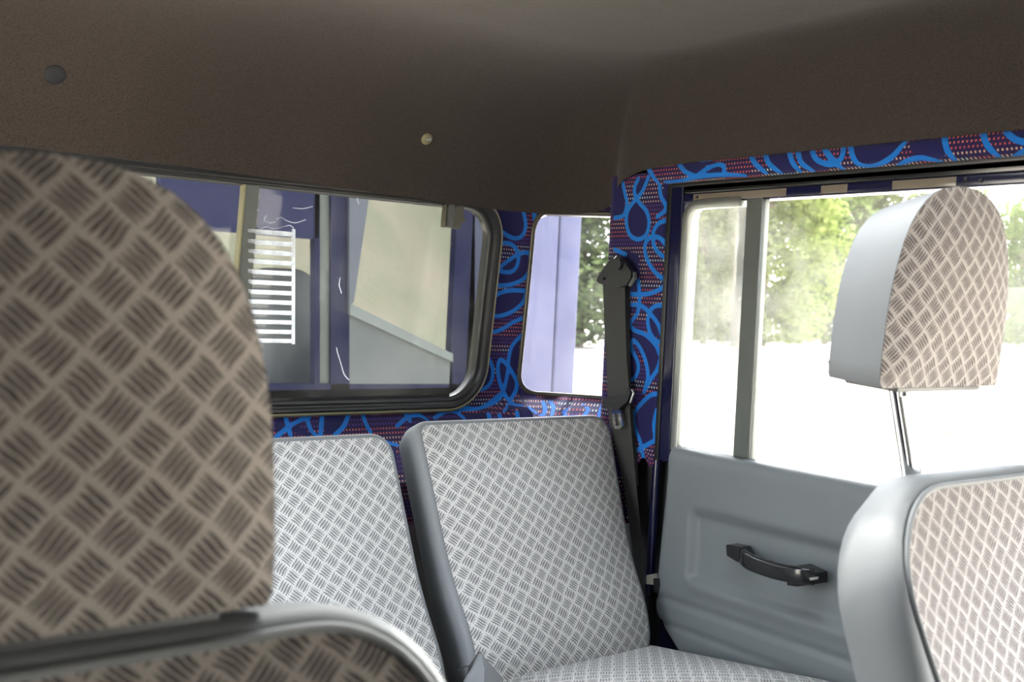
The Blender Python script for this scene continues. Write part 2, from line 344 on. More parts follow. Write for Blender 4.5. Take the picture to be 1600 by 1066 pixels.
# ------------------------------------------------------------------ printed moquette on real surfaces
def zc(ox, oy, s, pts): return [(ox + x / s, oy + y / s) for x, y in pts]
def moquette(name, V, Fc, uv, curves, fills, parent=None):
    V = np.array(V, float); bvh = BVHTree.FromPolygons([Vector(v) for v in V], Fc); pts = []
    for c in curves:
        for q in catmull(c, .6):
            h = bvh.ray_cast(Vector(CAM), Vector(ray(*q)).normalized())
            if h[0] is not None: pts.append(h[0])
    kd = KDTree(max(1, len(pts)))
    for i, p in enumerate(pts): kd.insert(p, i)
    kd.balance()
    d = np.array([kd.find(Vector(v))[2] if pts else 1 for v in V]); d = np.minimum(d, .05)
    uvv = np.array(uv, float)
    px = proj(V); fl = np.zeros(len(V))
    for poly in fills:
        P = np.array(catmull(poly, 3, True)); ins = np.zeros(len(V), bool); j = len(P) - 1
        x, y = px[:, 0], px[:, 1]
        for i in range(len(P)):
            xi, yi, xj, yj = P[i][0], P[i][1], P[j][0], P[j][1]
            if yi != yj: ins ^= ((yi > y) != (yj > y)) & (x < (xj - xi) * (y - yi) / (yj - yi) + xi)
            j = i
        fl[ins] = 1
    # loops on the stretches out of view of the measured ones: regular closed rings
    hid = (px[:, 0] < 425) | (px[:, 0] > 1602) | (V @ M[:, 2] - CAM @ M[:, 2] < .05)
    rr = np.full(len(V), .05)
    for k in range(60):
        cu, cv = -3 + .09 * k, 1.02 + .19 * ((k * 7) % 5) / 2 ; a, b, th = .045 + .012 * (k % 3), .075, .5 * math.sin(k * 2.1)
        X = (uvv[:, 0] - cu) * math.cos(th) + (uvv[:, 1] - cv) * math.sin(th); Y = -(uvv[:, 0] - cu) * math.sin(th) + (uvv[:, 1] - cv) * math.cos(th)
        q = np.sqrt((X / a) ** 2 + (Y / b) ** 2); rr = np.minimum(rr, np.abs(q - 1) * (a + b) / 2)
        if k % 2: fl[hid & (q < 1)] = 1
    d[hid] = np.minimum(d[hid], rr[hid])
    return mesh(name, V, Fc, MT['moquette'], parent, True, uv=uv, attrs={'ribbon': d, 'plainness': fl})
def grid_faces(nu, nv): return [(i * nv + j, (i + 1) * nv + j, (i + 1) * nv + j + 1, i * nv + j + 1) for i in range(nu - 1) for j in range(nv - 1)]

# ------------------------------------------------------------------ structure: floor, headlining, rear wall
flo = box('floor', (-.14, -.8, .06), (1.60, 1.95, .12), MT['floor']); tag(flo, 'dark floor of the cab under the seats', None, None, 'structure')
KEY = [((-.10, -.8, 1.413), (.03, -.8)), ((-.10, 1.45, 1.413), (.03, 1.28)), ((-.08, 1.70, 1.35), (.06, 1.38)), ((.02, 1.735, 1.344), (.12, 1.43)), ((.60, 1.735, 1.344), (.60, 1.44)), ((1.15, 1.735, 1.330), (1.12, 1.44)),
       ((1.31, 1.733, 1.327), (1.22, 1.42)), ((1.38, 1.715, 1.327), (1.26, 1.40)), ((1.45, 1.645, 1.330), (1.285, 1.38)), ((1.475, 1.600, 1.345), (1.30, 1.36)), ((1.437, 1.575, 1.385), (1.31, 1.34)), ((1.437, 1.50, 1.408), (1.315, 1.30)), ((1.437, 1.40, 1.413), (1.318, 1.24)), ((1.437, .9, 1.413), (1.32, .85)), ((1.437, -.8, 1.413), (1.32, -.8))]
OB = [k[0] for k in KEY]; OT = [k[1] for k in KEY]; ob, ot = [], []
for i in range(len(KEY) - 1):
    k = max(2, int(np.linalg.norm(np.array(OB[i + 1]) - OB[i]) / .02))
    for j in range(k): ob.append(np.array(OB[i]) * (1 - j / k) + np.array(OB[i + 1]) * j / k); ot.append(np.array(OT[i]) * (1 - j / k) + np.array(OT[i + 1]) * j / k)
ob.append(np.array(OB[-1])); ot.append(np.array(OT[-1])); ob = np.array(ob); ot = np.array(ot)
def smooth1(A, it=6):
    for _ in range(it): A[1:-1] = (A[:-2] + 2 * A[1:-1] + A[2:]) / 4
    return A
ob = smooth1(ob, 3); ot = smooth1(ot, 8); ROOF = 1.585
V = []; nn_ = len(ob)
for ph in [0, .10, .22, .36, .52, .70, .88, 1.06, 1.24, 1.40, 1.5708]:
    s_, c_ = math.sin(ph) ** .9, 1 - math.cos(ph) ** 1.0
    for b, t in zip(ob, ot):
        V.append((b[0] + (t[0] - b[0]) * c_, b[1] + (t[1] - b[1]) * c_, b[2] + (ROOF - b[2]) * s_))
rings = 11
Fc = [(k * nn_ + i, k * nn_ + i + 1, (k + 1) * nn_ + i + 1, (k + 1) * nn_ + i) for k in range(rings - 1) for i in range(nn_ - 1)]
# flat middle of the roof lining with the opening of a made-up roof hatch added for skylight
HX0, HX1, HY0, HY1 = .48, 1.08, .62, 1.10
hatch = [(HX0, HY0), (HX1, HY0), (HX1, HY1), (HX0, HY1)]
otl = [tuple(t) for t in ot] + [(1.32 - 1.29 * k / 30, -.8) for k in range(1, 30)]; nc = len(otl); hc = np.array([(HX0 + HX1) / 2, (HY0 + HY1) / 2]); hh = np.array([(HX1 - HX0) / 2, (HY1 - HY0) / 2])
def to_hatch(t):
    d = np.array(t) - hc; return hc + d / max(abs(d[0]) / hh[0], abs(d[1]) / hh[1])
kb = len(V)
for f_ in (0, .05, .3, .65, .95, 1.0):
    for t in otl: q = np.array(t) * (1 - f_) + to_hatch(t) * f_; V.append((q[0], q[1], ROOF))
Fc += [(kb + k * nc + i, kb + k * nc + (i + 1) % nc, kb + (k + 1) * nc + (i + 1) % nc, kb + (k + 1) * nc + i) for k in range(5) for i in range(nc)]
hb = len(V); V += [(x, y, ROOF) for x, y in hatch]
hu = len(V); V += [(x, y, 1.60) for x, y in hatch]; Fc += [(hb + i, hb + (i + 1) % 4, hu + (i + 1) % 4, hu + i) for i in range(4)]
_bm = bmesh.new(); _vs = [_bm.verts.new(v) for v in V]
for f in Fc:
    try: _bm.faces.new([_vs[i] for i in f])
    except ValueError: pass
bmesh.ops.remove_doubles(_bm, verts=_bm.verts, dist=.0004); _bm.verts.index_update(); V = [tuple(v.co) for v in _bm.verts]; Fc = [tuple(v.index for v in f.verts) for f in _bm.faces]; _bm.free()
ceil = mesh('ceiling', V, Fc, MT['headliner'], None, True, fix=True); tag(ceil, 'brown-grey fabric headlining curving down over the windows', None, None, 'structure')
ceil_bvh = BVHTree.FromPolygons([Vector(v) for v in V], Fc)
t = MB(); t.prism([(-.16, -.84, 1.60), (1.62, -.84, 1.60), (1.62, 1.85, 1.60), (-.16, 1.85, 1.60)], (0, 0, .03), [[(x, y, 1.60) for x, y in hatch]]); t.build('roof_skin', MT['navy_paint'], ceil)
w3 = empty('added_hatch', ((HX0 + HX1) / 2, (HY0 + HY1) / 2, 1.63)); tag(w3, 'added unseen roof hatch letting skylight onto the rear seats', None, None, 'structure')
t = MB(); t.tube([(x - w3.location.x, y - w3.location.y, .0) for x, y in resample(hatch, .05)], .012, closed=True); t.build('hatch_seal', MT['rubber'], w3, True)
box('pane', (-.30, -.24, .004), (.30, .24, .009), MT['door_glass'], w3, .001)
# rims of the roof outside the lining
for nm, a, b in (('roof_gutter', (-.16, 1.79, 1.36), (1.50, 1.85, 1.60)), ('roof_gutter', (1.465, -.84, 1.42), (1.62, 1.66, 1.60)), ('roof_gutter', (-.16, -.84, 1.40), (-.11, 1.90, 1.60))):
    box(nm, a, b, MT['navy_paint'], ceil, .006)
for nm, (px, py), r, mt in (('plug_button', (86, 117), .0155, 'void'), ('trim_clip', (667, 217), .0115, 'olive')):
    h = ceil_bvh.ray_cast(Vector(CAM), Vector(ray(px, py)).normalized()); p, nrm = h[0], h[1]
    if nrm.dot(Vector(CAM) - p) < 0: nrm = -nrm
    q = nrm.to_track_quat('Z', 'Y'); t = MB(); N = 20
    prof = [(0, .004), (r * .55, .0038), (r * .85, .0028), (r, .0008), (r * 1.02, -.002)]; Vv = []
    for rr_, zz in prof: Vv += [p + q @ Vector((rr_ * math.cos(i * math.tau / N), rr_ * math.sin(i * math.tau / N), zz)) for i in range(N)]
    t.add(Vv, [(k * N + i, k * N + (i + 1) % N, (k + 1) * N + (i + 1) % N, (k + 1) * N + i) for k in range(4) for i in range(N)])
    bo = t.build(nm, MT[mt], ceil, True)
    if nm == 'trim_clip':
        t = MB(); t.tube([p + q @ Vector((-.004, 0, .003)), p + q @ Vector((.006, .002, .005))], .003); t.build('clip_pin', MT['alloy'], bo, True)

# rear wall: plan path, leaning slightly forward at the top
PLAN = catmull([(-.14, 1.80), (.4, 1.80), (.9, 1.80), (1.24, 1.80), (1.34, 1.80), (1.395, 1.793), (1.44, 1.762), (1.495, 1.695), (1.55, 1.622), (1.59, 1.565)], .01)
PL = np.array(PLAN); SL = np.concatenate([[0], np.cumsum(np.linalg.norm(np.diff(PL, axis=0), axis=1))]); SL -= SL[np.argmin(abs(PL[:, 0] - 0))]
def plan(s):
    x, y = np.interp(s, SL, PL[:, 0]), np.interp(s, SL, PL[:, 1]); e = .004
    tx, ty = np.interp(s + e, SL, PL[:, 0]) - np.interp(s - e, SL, PL[:, 0]), np.interp(s + e, SL, PL[:, 1]) - np.interp(s - e, SL, PL[:, 1]); l = np.hypot(tx, ty) + 1e-9
    return x, y, ty / l, -tx / l          # inward normal
def wall_pt(s, z, inset=0.0):
    x, y, nx, ny = plan(s); c = smoothstep(1.22, 1.42, s); zl = .918 + .034 * c
    off = .11 * (z - .926) + inset
    led = np.clip(zl - z, 0, .12); lump = (.012 * np.sin(s * 46 + 1.0) + .006 * np.sin(s * 93)) * c * smoothstep(0, .02, zl - z + .01)
    seam = -.03 * np.exp(-((s - 1.512) / .006) ** 2) * c * smoothstep(-.01, .02, zl - z)
    off = off + np.minimum(led * (1.05 + 1.9 * c), .126) * smoothstep(-.002, .02, led) + .012 * c * smoothstep(-.008, .012, zl - z) + lump + seam
    return np.stack([x + nx * off, y + ny * off, z + 0 * s], -1)
def find_sz(px, py, ds=0.0):
    """where the line of sight meets the wall: (s, z)"""
    best = None; S = np.linspace(.0, 1.75, 1400)
    d = ray(px, py); x, y, nx, ny = plan(S)
    for _ in range(4):
        if best is None: off = 0
        t = (x + nx * off) / d[0]; z = CAM[2] + d[2] * t; off = .11 * (z - .926)
    e = CAM[1] + d[1] * t - (y + ny * off); i = np.argmin(abs(e)); return S[i], z[i]
# holes as polygons in (s, z)
REAR_HOLE = rrect(.215, 1.297, .924, 1.350, .085, 12)
cl_t, cl_b = find_sz(843, 350), find_sz(808, 612)
kq = (cl_t[0] - cl_b[0]) / (cl_t[1] - cl_b[1])
q0, q1, qz0, qz1 = cl_b[0], 1.705, .952, 1.335
CORNER_HOLE = [(x + kq * (z - qz0), z) for x, z in rrect(q0, q1, qz0, qz1, .045, 10)]
def sdf_poly(P, S, Z):
    P = np.array(P); d = np.full(S.shape, 9.); ins = np.zeros(S.shape, bool); gx = np.zeros(S.shape); gz = np.zeros(S.shape); j = len(P) - 1
    for i in range(len(P)):
        ax, az, bx, bz = P[j][0], P[j][1], P[i][0], P[i][1]; ex, ez = bx - ax, bz - az
        t = np.clip(((S - ax) * ex + (Z - az) * ez) / (ex * ex + ez * ez + 1e-12), 0, 1); qx, qz = ax + t * ex, az + t * ez; dd = np.hypot(S - qx, Z - qz); m = dd < d
        d = np.where(m, dd, d); gx = np.where(m, qx, gx); gz = np.where(m, qz, gz)
        if az != bz: ins ^= ((az > Z) != (bz > Z)) & (S < ex * (Z - az) / ez + ax)
        j = i
    return np.where(ins, -d, d), gx, gz
h_ = .0036
Sg = np.arange(-.13, SL[-1] - .006, h_); Zg = np.arange(.72, 1.372, h_); S2, Z2 = np.meshgrid(Sg, Zg, indexing='ij'); S2 = S2.copy(); Z2 = Z2.copy(); drop = np.zeros(S2.shape, bool)
for H in (REAR_HOLE, CORNER_HOLE):
    d, gx, gz = sdf_poly(H, S2, Z2); near = (d < 0) & (d > -h_ * 1.5); drop |= d <= -h_ * 1.5; S2[near] = gx[near]; Z2[near] = gz[near]
Vw = wall_pt(S2, Z2).reshape(-1, 3); fl_ = drop.ravel(); Fw = [f for f in grid_faces(*S2.shape) if not (fl_[f[0]] or fl_[f[1]] or fl_[f[2]] or fl_[f[3]])]
used = np.zeros(len(Vw), bool)
for f in Fw: used[list(f)] = True
mp_ = np.cumsum(used) - 1; Vw = Vw[used]; UVw = np.stack([S2.ravel(), Z2.ravel()], 1)[used]; Fw = [tuple(int(mp_[i]) for i in f) for f in Fw]
a1 = lambda p: zc(720, 300, 5.33, p)
a2 = lambda p: zc(720, 480, 5.33, p)
a3 = lambda p: zc(420, 610, 4.444, p)
wall_curves = [a1([(235, 60), (235, 100), (260, 220), (330, 320), (440, 385), (510, 365), (540, 290), (530, 200), (505, 120)]),
    a1([(590, 110), (610, 180), (620, 260)]), a1([(235, 80), (300, 95), (360, 90)]),
    a1([(240, 520), (300, 450), (380, 425), (450, 460), (480, 530), (470, 610), (430, 660), (370, 668), (300, 650), (225, 622)]),
    a1([(205, 800), (270, 690), (330, 625), (420, 555), (500, 510), (582, 505)]), a1([(575, 505), (580, 600), (560, 680), (500, 740), (400, 775), (300, 780), (205, 800)]),
    a1([(185, 1000), (240, 910), (320, 845), (420, 820), (552, 825)]), a1([(548, 825), (530, 900), (480, 960), (400, 1010), (300, 1035), (185, 1010)]),
    a2([(185, 60), (170, 140), (210, 195), (280, 205), (350, 180), (430, 130), (522, 90)]),
    a2([(505, 235), (430, 320), (400, 420), (390, 540), (360, 680), (310, 770), (230, 820), (120, 850), (0, 850)]),
    a2([(140, 340), (210, 400), (260, 490), (265, 570), (240, 640), (180, 685), (50, 690)]), a2([(40, 700), (20, 760), (-20, 800)]),
    a2([(465, 610), (400, 500), (340, 440), (315, 460), (310, 540), (330, 640), (380, 750), (440, 810), (510, 820)]), a2([(465, 600), (460, 690), (400, 800), (360, 870)]),
    a2([(230, 885), (240, 935)]), a2([(465, 870), (478, 930)]), a2([(560, 830), (640, 890), (690, 900), (700, 840), (680, 780)]), a2([(900, 840), (850, 890), (920, 900)]), a2([(1000, 800), (1060, 850), (1020, 910)]), a2([(1190, 790), (1150, 910)]), a2([(740, 780), (770, 830), (760, 900)]), a2([(320, 890), (330, 930)]),
    a3([(112, 170), (150, 310)]), a3([(50, 325), (160, 240), (290, 175)]), a3([(262, 185), (290, 270), (325, 310)]), a3([(372, 160), (360, 310)]), a3([(558, 160), (520, 250), (460, 310)]), a3([(648, 150), (670, 220), (705, 290)]), a3([(940, 140), (980, 215)]), a3([(890, 250), (960, 190), (1040, 175), (1100, 205)]), a3([(780, 350), (830, 365), (890, 380)]), a3([(1150, 195), (1230, 145), (1300, 150), (1355, 195)]), a3([(1365, -10), (1330, 80), (1200, 130)]), a3([(1320, 105), (1420, 130), (1500, 110), (1600, 30)])]
wall_fills = [a1([(250, 80), (270, 220), (340, 320), (440, 380), (510, 355), (535, 280), (500, 110)]), a1([(400, 560), (480, 540), (575, 520), (575, 600), (550, 690), (480, 745), (380, 775), (240, 785), (300, 670)]), a1([(190, 1000), (250, 905), (320, 850), (420, 825), (545, 830), (520, 905), (480, 960), (400, 1005), (300, 1030)]),
    a2([(120, 345), (210, 405), (258, 490), (260, 570), (235, 640), (180, 680), (20, 685)]), a2([(320, 480), (345, 445), (395, 500), (380, 580), (355, 660), (330, 610)]), a2([(505, 240), (435, 330), (408, 430), (405, 490), (460, 590), (470, 700), (530, 800), (480, 620), (470, 430)]), a2([(400, 500), (465, 610), (455, 700), (420, 780), (370, 680)]), a2([(-10, 930), (100, 890), (230, 880), (235, 925)]), a2([(480, 870), (560, 845), (640, 895), (600, 930), (490, 925)]), a2([(370, 860), (420, 790), (510, 825), (420, 860)]),
    a3([(165, 290), (190, 250), (300, 300), (270, 320)]), a3([(400, 160), (540, 160), (500, 260), (440, 300), (380, 280)]), a3([(980, 215), (1000, 185), (1080, 195), (1060, 215)]), a3([(800, 380), (880, 390), (890, 600), (820, 520)]), a3([(60, 180), (110, 180), (130, 240), (60, 290)])]
wr = moquette('wall_rear', Vw, Fw, UVw, wall_curves, wall_fills); tag(wr, 'rear cab wall covered in navy fabric printed with blue ribbon loops', None, None, 'structure')
box('lower_panel', (-.14, 1.72, .12), (1.60, 1.86, .74), MT['void'], wr)
box('header_panel', (-.14, 1.80, 1.352), (1.46, 1.86, 1.44), MT['void'], wr)

# ------------------------------------------------------------------ rear sliding window
def wall_loop(poly, step, inset, closed=True): return [wall_pt(np.array(p[0]), np.array(p[1]), inset) if True else 0 for p in resample(poly, step, closed)]
def flat_pt(s, z, inset=0.0):       # on the leaning wall plane without the ledge
    x, y, nx, ny = plan(s); off = .11 * (z - .926) + inset; return Vector((float(x + nx * off), float(y + ny * off), float(z)))
w1 = empty('window_1', tuple(flat_pt(.756, .924))); tag(w1, 'wide dark-rimmed sliding rear window with rounded corners', None, None, 'structure')
inv1 = Matrix.Translation(-w1.location)
def rel(P, e): return [Vector(p) - e.location for p in P]
def frame_sweep(poly, step, prof, inset=0.0):
    t = MB(); pts = [flat_pt(p[0], p[1], inset) for p in resample(poly, step)]
    nx = Vector((0, -1, .11)).normalized(); n = len(pts); V = []
    for i in range(n):
        T = (pts[(i + 1) % n] - pts[i - 1]).normalized(); s0 = plan(resample(poly, step)[i][0]) if False else None
        V.append(T)
    return pts, V
def sweep_on_wall(poly, step, prof):
    """prof: (outward from hole, inward into cab)"""
    rp = resample(poly, step); pts = [flat_pt(p[0], p[1]) for p in rp]; n = len(pts); V = []; m = len(prof)
    for i in range(n):
        T = (pts[(i + 1) % n] - pts[i - 1]).normalized(); _, _, ax, ay = plan(rp[i][0]); N = Vector((float(ax), float(ay), .11)).normalized()
        A = T.cross(N).normalized()
        V += [pts[i] + A * a + N * b for a, b in prof]
    return V, [(i * m + j, i * m + (j + 1) % m, ((i + 1) % n) * m + (j + 1) % m, ((i + 1) % n) * m + j) for i in range(n) for j in range(m)]
V_, F_ = sweep_on_wall(REAR_HOLE, .012, [(.004, -.02), (.006, .004), (.003, .011), (-.004, .014), (-.010, .012), (-.013, .006), (-.017, .004), (-.021, .006), (-.024, .003), (-.024, -.02)])
mesh('rubber_seal', rel(V_, w1), F_, MT['rubber'], w1, True, fix=True)
V_, F_ = sweep_on_wall(REAR_HOLE, .012, [(.006, .0), (.0075, .006), (.0045, .012), (.0015, .0135), (.001, .010), (.003, .0)])
mesh('filler_strip', rel(V_, w1), F_, MT['olive'], w1, True, fix=True)
def wall_slab(name, poly, i0, i1, mat, parent):
    t = MB(); A = [flat_pt(p[0], p[1], i0) for p in poly]; _, _, ax, ay = plan(poly[0][0]); N = Vector((float(ax), float(ay), .11)).normalized() * (i1 - i0)
    t.prism(rel(A, parent), N); return t.build(name, mat, parent)
pr_ = wall_slab('pane', rrect(.765, 1.276, .944, 1.332, (.01, .065, .065, .01), 8), -.010, -.006, MT['rear_glass'], w1)
pl_ = wall_slab('pane', rrect(.236, .785, .944, 1.332, (.065, .01, .01, .065), 8), -.020, -.016, MT['rear_glass'], w1)
dv = wall_slab('divider', [(.748, .930), (.774, .930), (.774, 1.345), (.748, 1.345)], -.012, .004, MT['divider'], w1)
wall_slab('divider_edge', [(.7465, .930), (.7495, .930), (.7495, 1.345), (.7465, 1.345)], -.012, .006, MT['olive'], w1)
wall_slab('bottom_channel', [(.30, .943), (1.22, .943), (1.22, .951), (.30, .951)], -.014, .000, MT['rubber'], w1)
# louvre vent glued to the pane: clear curved slats
lv = empty('louvre_vent', (0, 0, 0), (0, 0, 0), w1)
t = MB()
ve_t, ve_b = find_sz(457, 358), find_sz(457, 538)
t.prism(rel([flat_pt(ve_b[0], ve_b[1], -.004), flat_pt(ve_b[0] + .005, ve_b[1], -.004), flat_pt(ve_t[0] + .005, ve_t[1], -.004), flat_pt(ve_t[0], ve_t[1], -.004)], w1), (0, -.004, 0))
t.build('end_strip', MT['clear_plastic'], lv)
slat_me = None
for k, py in enumerate((364, 380, 395, 410, 426, 442, 457, 472, 488, 503, 518, 532)):
    z = find_sz(430, py)[1]; x0 = find_sz(457, py)[0] - .086; p = flat_pt(x0, z, -.002) - w1.location
    if slat_me is None:
        t = MB(); pf = [(-.003, -.0045), (-.008, -.002), (-.0125, .0015), (-.0115, .0035), (-.006, .002), (-.001, -.002)]
        V_ = [(x, a * 1.0, b) for x in (0, .004, .082, .086) for a, b in [(q[0] * (1 if 0 < x < .085 else .5), q[1]) for q in pf]]
        t.add(V_, [(i * 6 + j, i * 6 + (j + 1) % 6, (i + 1) * 6 + (j + 1) % 6, (i + 1) * 6 + j) for i in range(3) for j in range(6)] + [tuple(range(6)), tuple(range(18, 24))])
        o = t.build('slat', MT['clear_plastic'], lv, True); slat_me = o.data
    else:
        o = bpy.data.objects.new('slat', slat_me); link(o, lv)
    o.location = p
# stray smears of glue and a hair left on the glass
a0 = lambda p: zc(340, 240, 2.423, p)
for pts in (a0([(455, 735), (468, 785), (486, 840), (504, 858)]), a0([(112, 268), (130, 282), (160, 290), (190, 276), (220, 285), (280, 272), (296, 300), (284, 320)]), a0([(190, 235), (180, 255), (215, 262), (240, 240), (262, 252), (300, 262), (340, 250)]), a0([(290, 205), (330, 208), (365, 200)]), a0([(120, 200), (135, 210), (160, 215)]), a0([(540, 145), (534, 170), (541, 190)]), a0([(470, 470), (466, 500), (474, 530)])):
    t = MB(); t.tube([(lambda q: flat_pt(q[0], q[1], -.0055) - w1.location)(find_sz(*p)) for p in catmull(pts, 4)], .0008); t.build('glue_smear', MT['clear_plastic'], w1, True)
# thumb latch near the top corner
la = empty('latch', (0, 0, 0), (0, 0, 0), w1)
def wpx(px, py, ins): s, z = find_sz(px, py); return flat_pt(s, z, ins) - w1.location
t = MB(); t.prism([wpx(a, b, .0) for a, b in ((692, 312), (708, 314), (707, 324), (692, 322))], (0, -.020, 0)); t.build('latch_bracket', MT['black'], la)
t = MB(); t.prism([wpx(a, b, .002) for a, b in ((691, 320), (717, 323), (716, 331), (716, 338), (719, 344), (717, 348), (713, 350), (711, 358), (688, 355), (688, 345))], (0, -.016, 0)); t.build('latch_body', MT['latch'], la)
t = MB(); t.prism([wpx(a, b, .018) for a, b in ((691, 320), (699, 321), (700, 338), (697, 341), (697, 356), (688, 355))], (0, -.006, 0)); t.build('latch_grip', MT['gloss_black'], la)

# ------------------------------------------------------------------ corner window
w2 = empty('window_2', tuple(flat_pt(q0, qz0))); tag(w2, 'hazy curved corner window between the rear wall and the belt pillar', None, None, 'structure')
V_, F_ = sweep_on_wall(CORNER_HOLE, .012, [(.004, -.02), (.004, .001), (.001, .004), (-.003, .004), (-.006, .001), (-.006, -.02)])
mesh('rubber_seal', rel(V_, w2), F_, MT['latch'], w2, True, fix=True)
Sg2 = np.linspace(q0 - .01, q1 + .02, 30); A = []
for i, s in enumerate(Sg2):
    for z in (qz0 - .004, qz1 + .004):
        A.append(flat_pt(s + kq * (z - qz0), z, -.012) - w2.location)
n0 = len(A); B = [a + Vector((.002, .003, 0)) for a in A]
Fp = [(2 * i, 2 * i + 2, 2 * i + 3, 2 * i + 1) for i in range(29)]; Fp += [tuple(k + n0 for k in reversed(f)) for f in Fp]
mesh('pane', A + B, Fp, MT['corner_glass'], w2, True)

# ------------------------------------------------------------------ belt pillar trim and strip above the door
def ribbon_surface(name, plan_pts, z0, z1, curves, fills, label, shear=None, h=.0034):
    P = np.array(catmull(plan_pts, h)); s = np.concatenate([[0], np.cumsum(np.linalg.norm(np.diff(P, axis=0), axis=1))]); Z = np.arange(z0, z1 + h * .5, h)
    V, uv = [], []
    for i in range(len(P)):
        for z in Z: V.append((P[i][0], P[i][1], z)); uv.append((s[i], z))
    return V, grid_faces(len(P), len(Z)), uv
b1 = lambda p: zc(930, 250, 4.633, p)
b2 = lambda p: zc(930, 470, 3.95, p)
V_, F_, U_ = ribbon_surface('trim', [(1.57, 1.612), (1.50, 1.612), (1.462, 1.604), (1.449, 1.588), (1.447, 1.56), (1.446, 1.50), (1.447, 1.45), (1.451, 1.436), (1.480, 1.428)], .845, 1.402, None, None, None)
for i, v in enumerate(V_):   # torn wavy lower hem
    if v[2] < .875: V_[i] = (v[0], v[1], v[2] + max(0, (.875 - v[2])) * (.25 + .25 * math.sin(v[1] * 160)))
tr1 = moquette('trim_1', V_, F_, U_, [b1([(195, 140), (215, 240), (230, 310), (205, 400), (140, 420)]), b1([(388, 120), (340, 230), (290, 290), (240, 360), (225, 450), (250, 540), (310, 575), (370, 540), (390, 450), (370, 370), (320, 310), (290, 260), (285, 200), (312, 135)]), b1([(465, 160), (475, 260), (515, 350), (450, 410)]), b1([(535, 433), (460, 460), (420, 530), (430, 630), (480, 690), (535, 715)]),
    b1([(535, 645), (480, 575), (420, 555), (370, 590), (360, 660), (390, 750), (450, 830), (525, 885), (480, 930), (400, 965), (320, 975), (245, 970)]), b1([(310, 870), (320, 950), (320, 1045)]), b1([(140, 648), (220, 685)]),
    b2([(270, 10), (260, 80), (215, 140), (240, 180), (310, 210), (370, 270), (400, 330)]), b2([(200, 25), (280, 30), (340, 80), (390, 150), (415, 220), (415, 310), (390, 410), (340, 490), (300, 565)]), b2([(460, 36), (380, 30), (335, 70), (325, 140), (345, 210), (390, 255), (460, 258)]), b2([(300, 565), (325, 470), (310, 370), (270, 280), (230, 245), (225, 300), (260, 370), (265, 430), (240, 480), (200, 490)]),
    b2([(300, 995), (280, 880), (245, 780), (240, 700), (280, 640), (350, 580), (410, 590), (435, 660), (430, 750), (390, 840), (320, 890), (215, 945)]), b2([(395, 1000), (385, 900), (365, 800), (365, 740), (385, 670)]), b2([(440, 790), (435, 915)])],
    [b1([(290, 290), (245, 360), (230, 450), (255, 535), (310, 570), (365, 535), (385, 450), (365, 370)]), b1([(300, 140), (385, 140), (340, 225), (292, 270), (285, 200)]), b1([(430, 480), (530, 440), (560, 640), (480, 570), (430, 540)]), b1([(540, 160), (490, 170), (490, 290), (520, 350), (560, 350)]), b2([(340, 70), (400, 40), (460, 40), (460, 250), (420, 230), (390, 150)]), b2([(330, 90), (390, 160), (410, 240), (350, 205), (330, 150)]),
     b2([(215, 150), (310, 220), (380, 290), (400, 340), (380, 420), (335, 480), (320, 380), (270, 280), (230, 240), (200, 300), (190, 200)]), b2([(190, 260), (225, 290), (258, 370), (262, 430), (235, 480), (190, 485)]), b2([(290, 650), (350, 590), (400, 595), (425, 660), (375, 700), (360, 780), (375, 850), (290, 890), (250, 790), (245, 710)]), b2([(385, 690), (430, 680), (425, 750), (390, 830), (370, 780)]), b1([(120, 160), (180, 150), (215, 300), (200, 390), (120, 400)]), b1([(150, 700), (300, 680), (320, 860), (300, 960), (150, 960)])])
tag(tr1, 'belt pillar trim in navy fabric with light blue loops beside the door', None, None, 'structure')
c1 = lambda p: zc(1000, 190, 5.161, p)
c2 = lambda p: zc(1290, 190, 5.161, p)
V_, U_ = [], []; ys = np.arange(1.494, -.8, -.0036); prof = [(1.456, 1.422), (1.445, 1.4165), (1.4395, 1.409), (1.4375, 1.402), (1.4375, 1.397), (1.4375, 1.393), (1.438, 1.389), (1.440, 1.385), (1.4435, 1.3815), (1.449, 1.379), (1.457, 1.379)]
for i, y in enumerate(ys):
    for k, (x, z) in enumerate(prof): V_.append((x, y - .9 * max(0, 1.416 - z) * max(0, 1 - i / 12), z)); U_.append((-y, z))
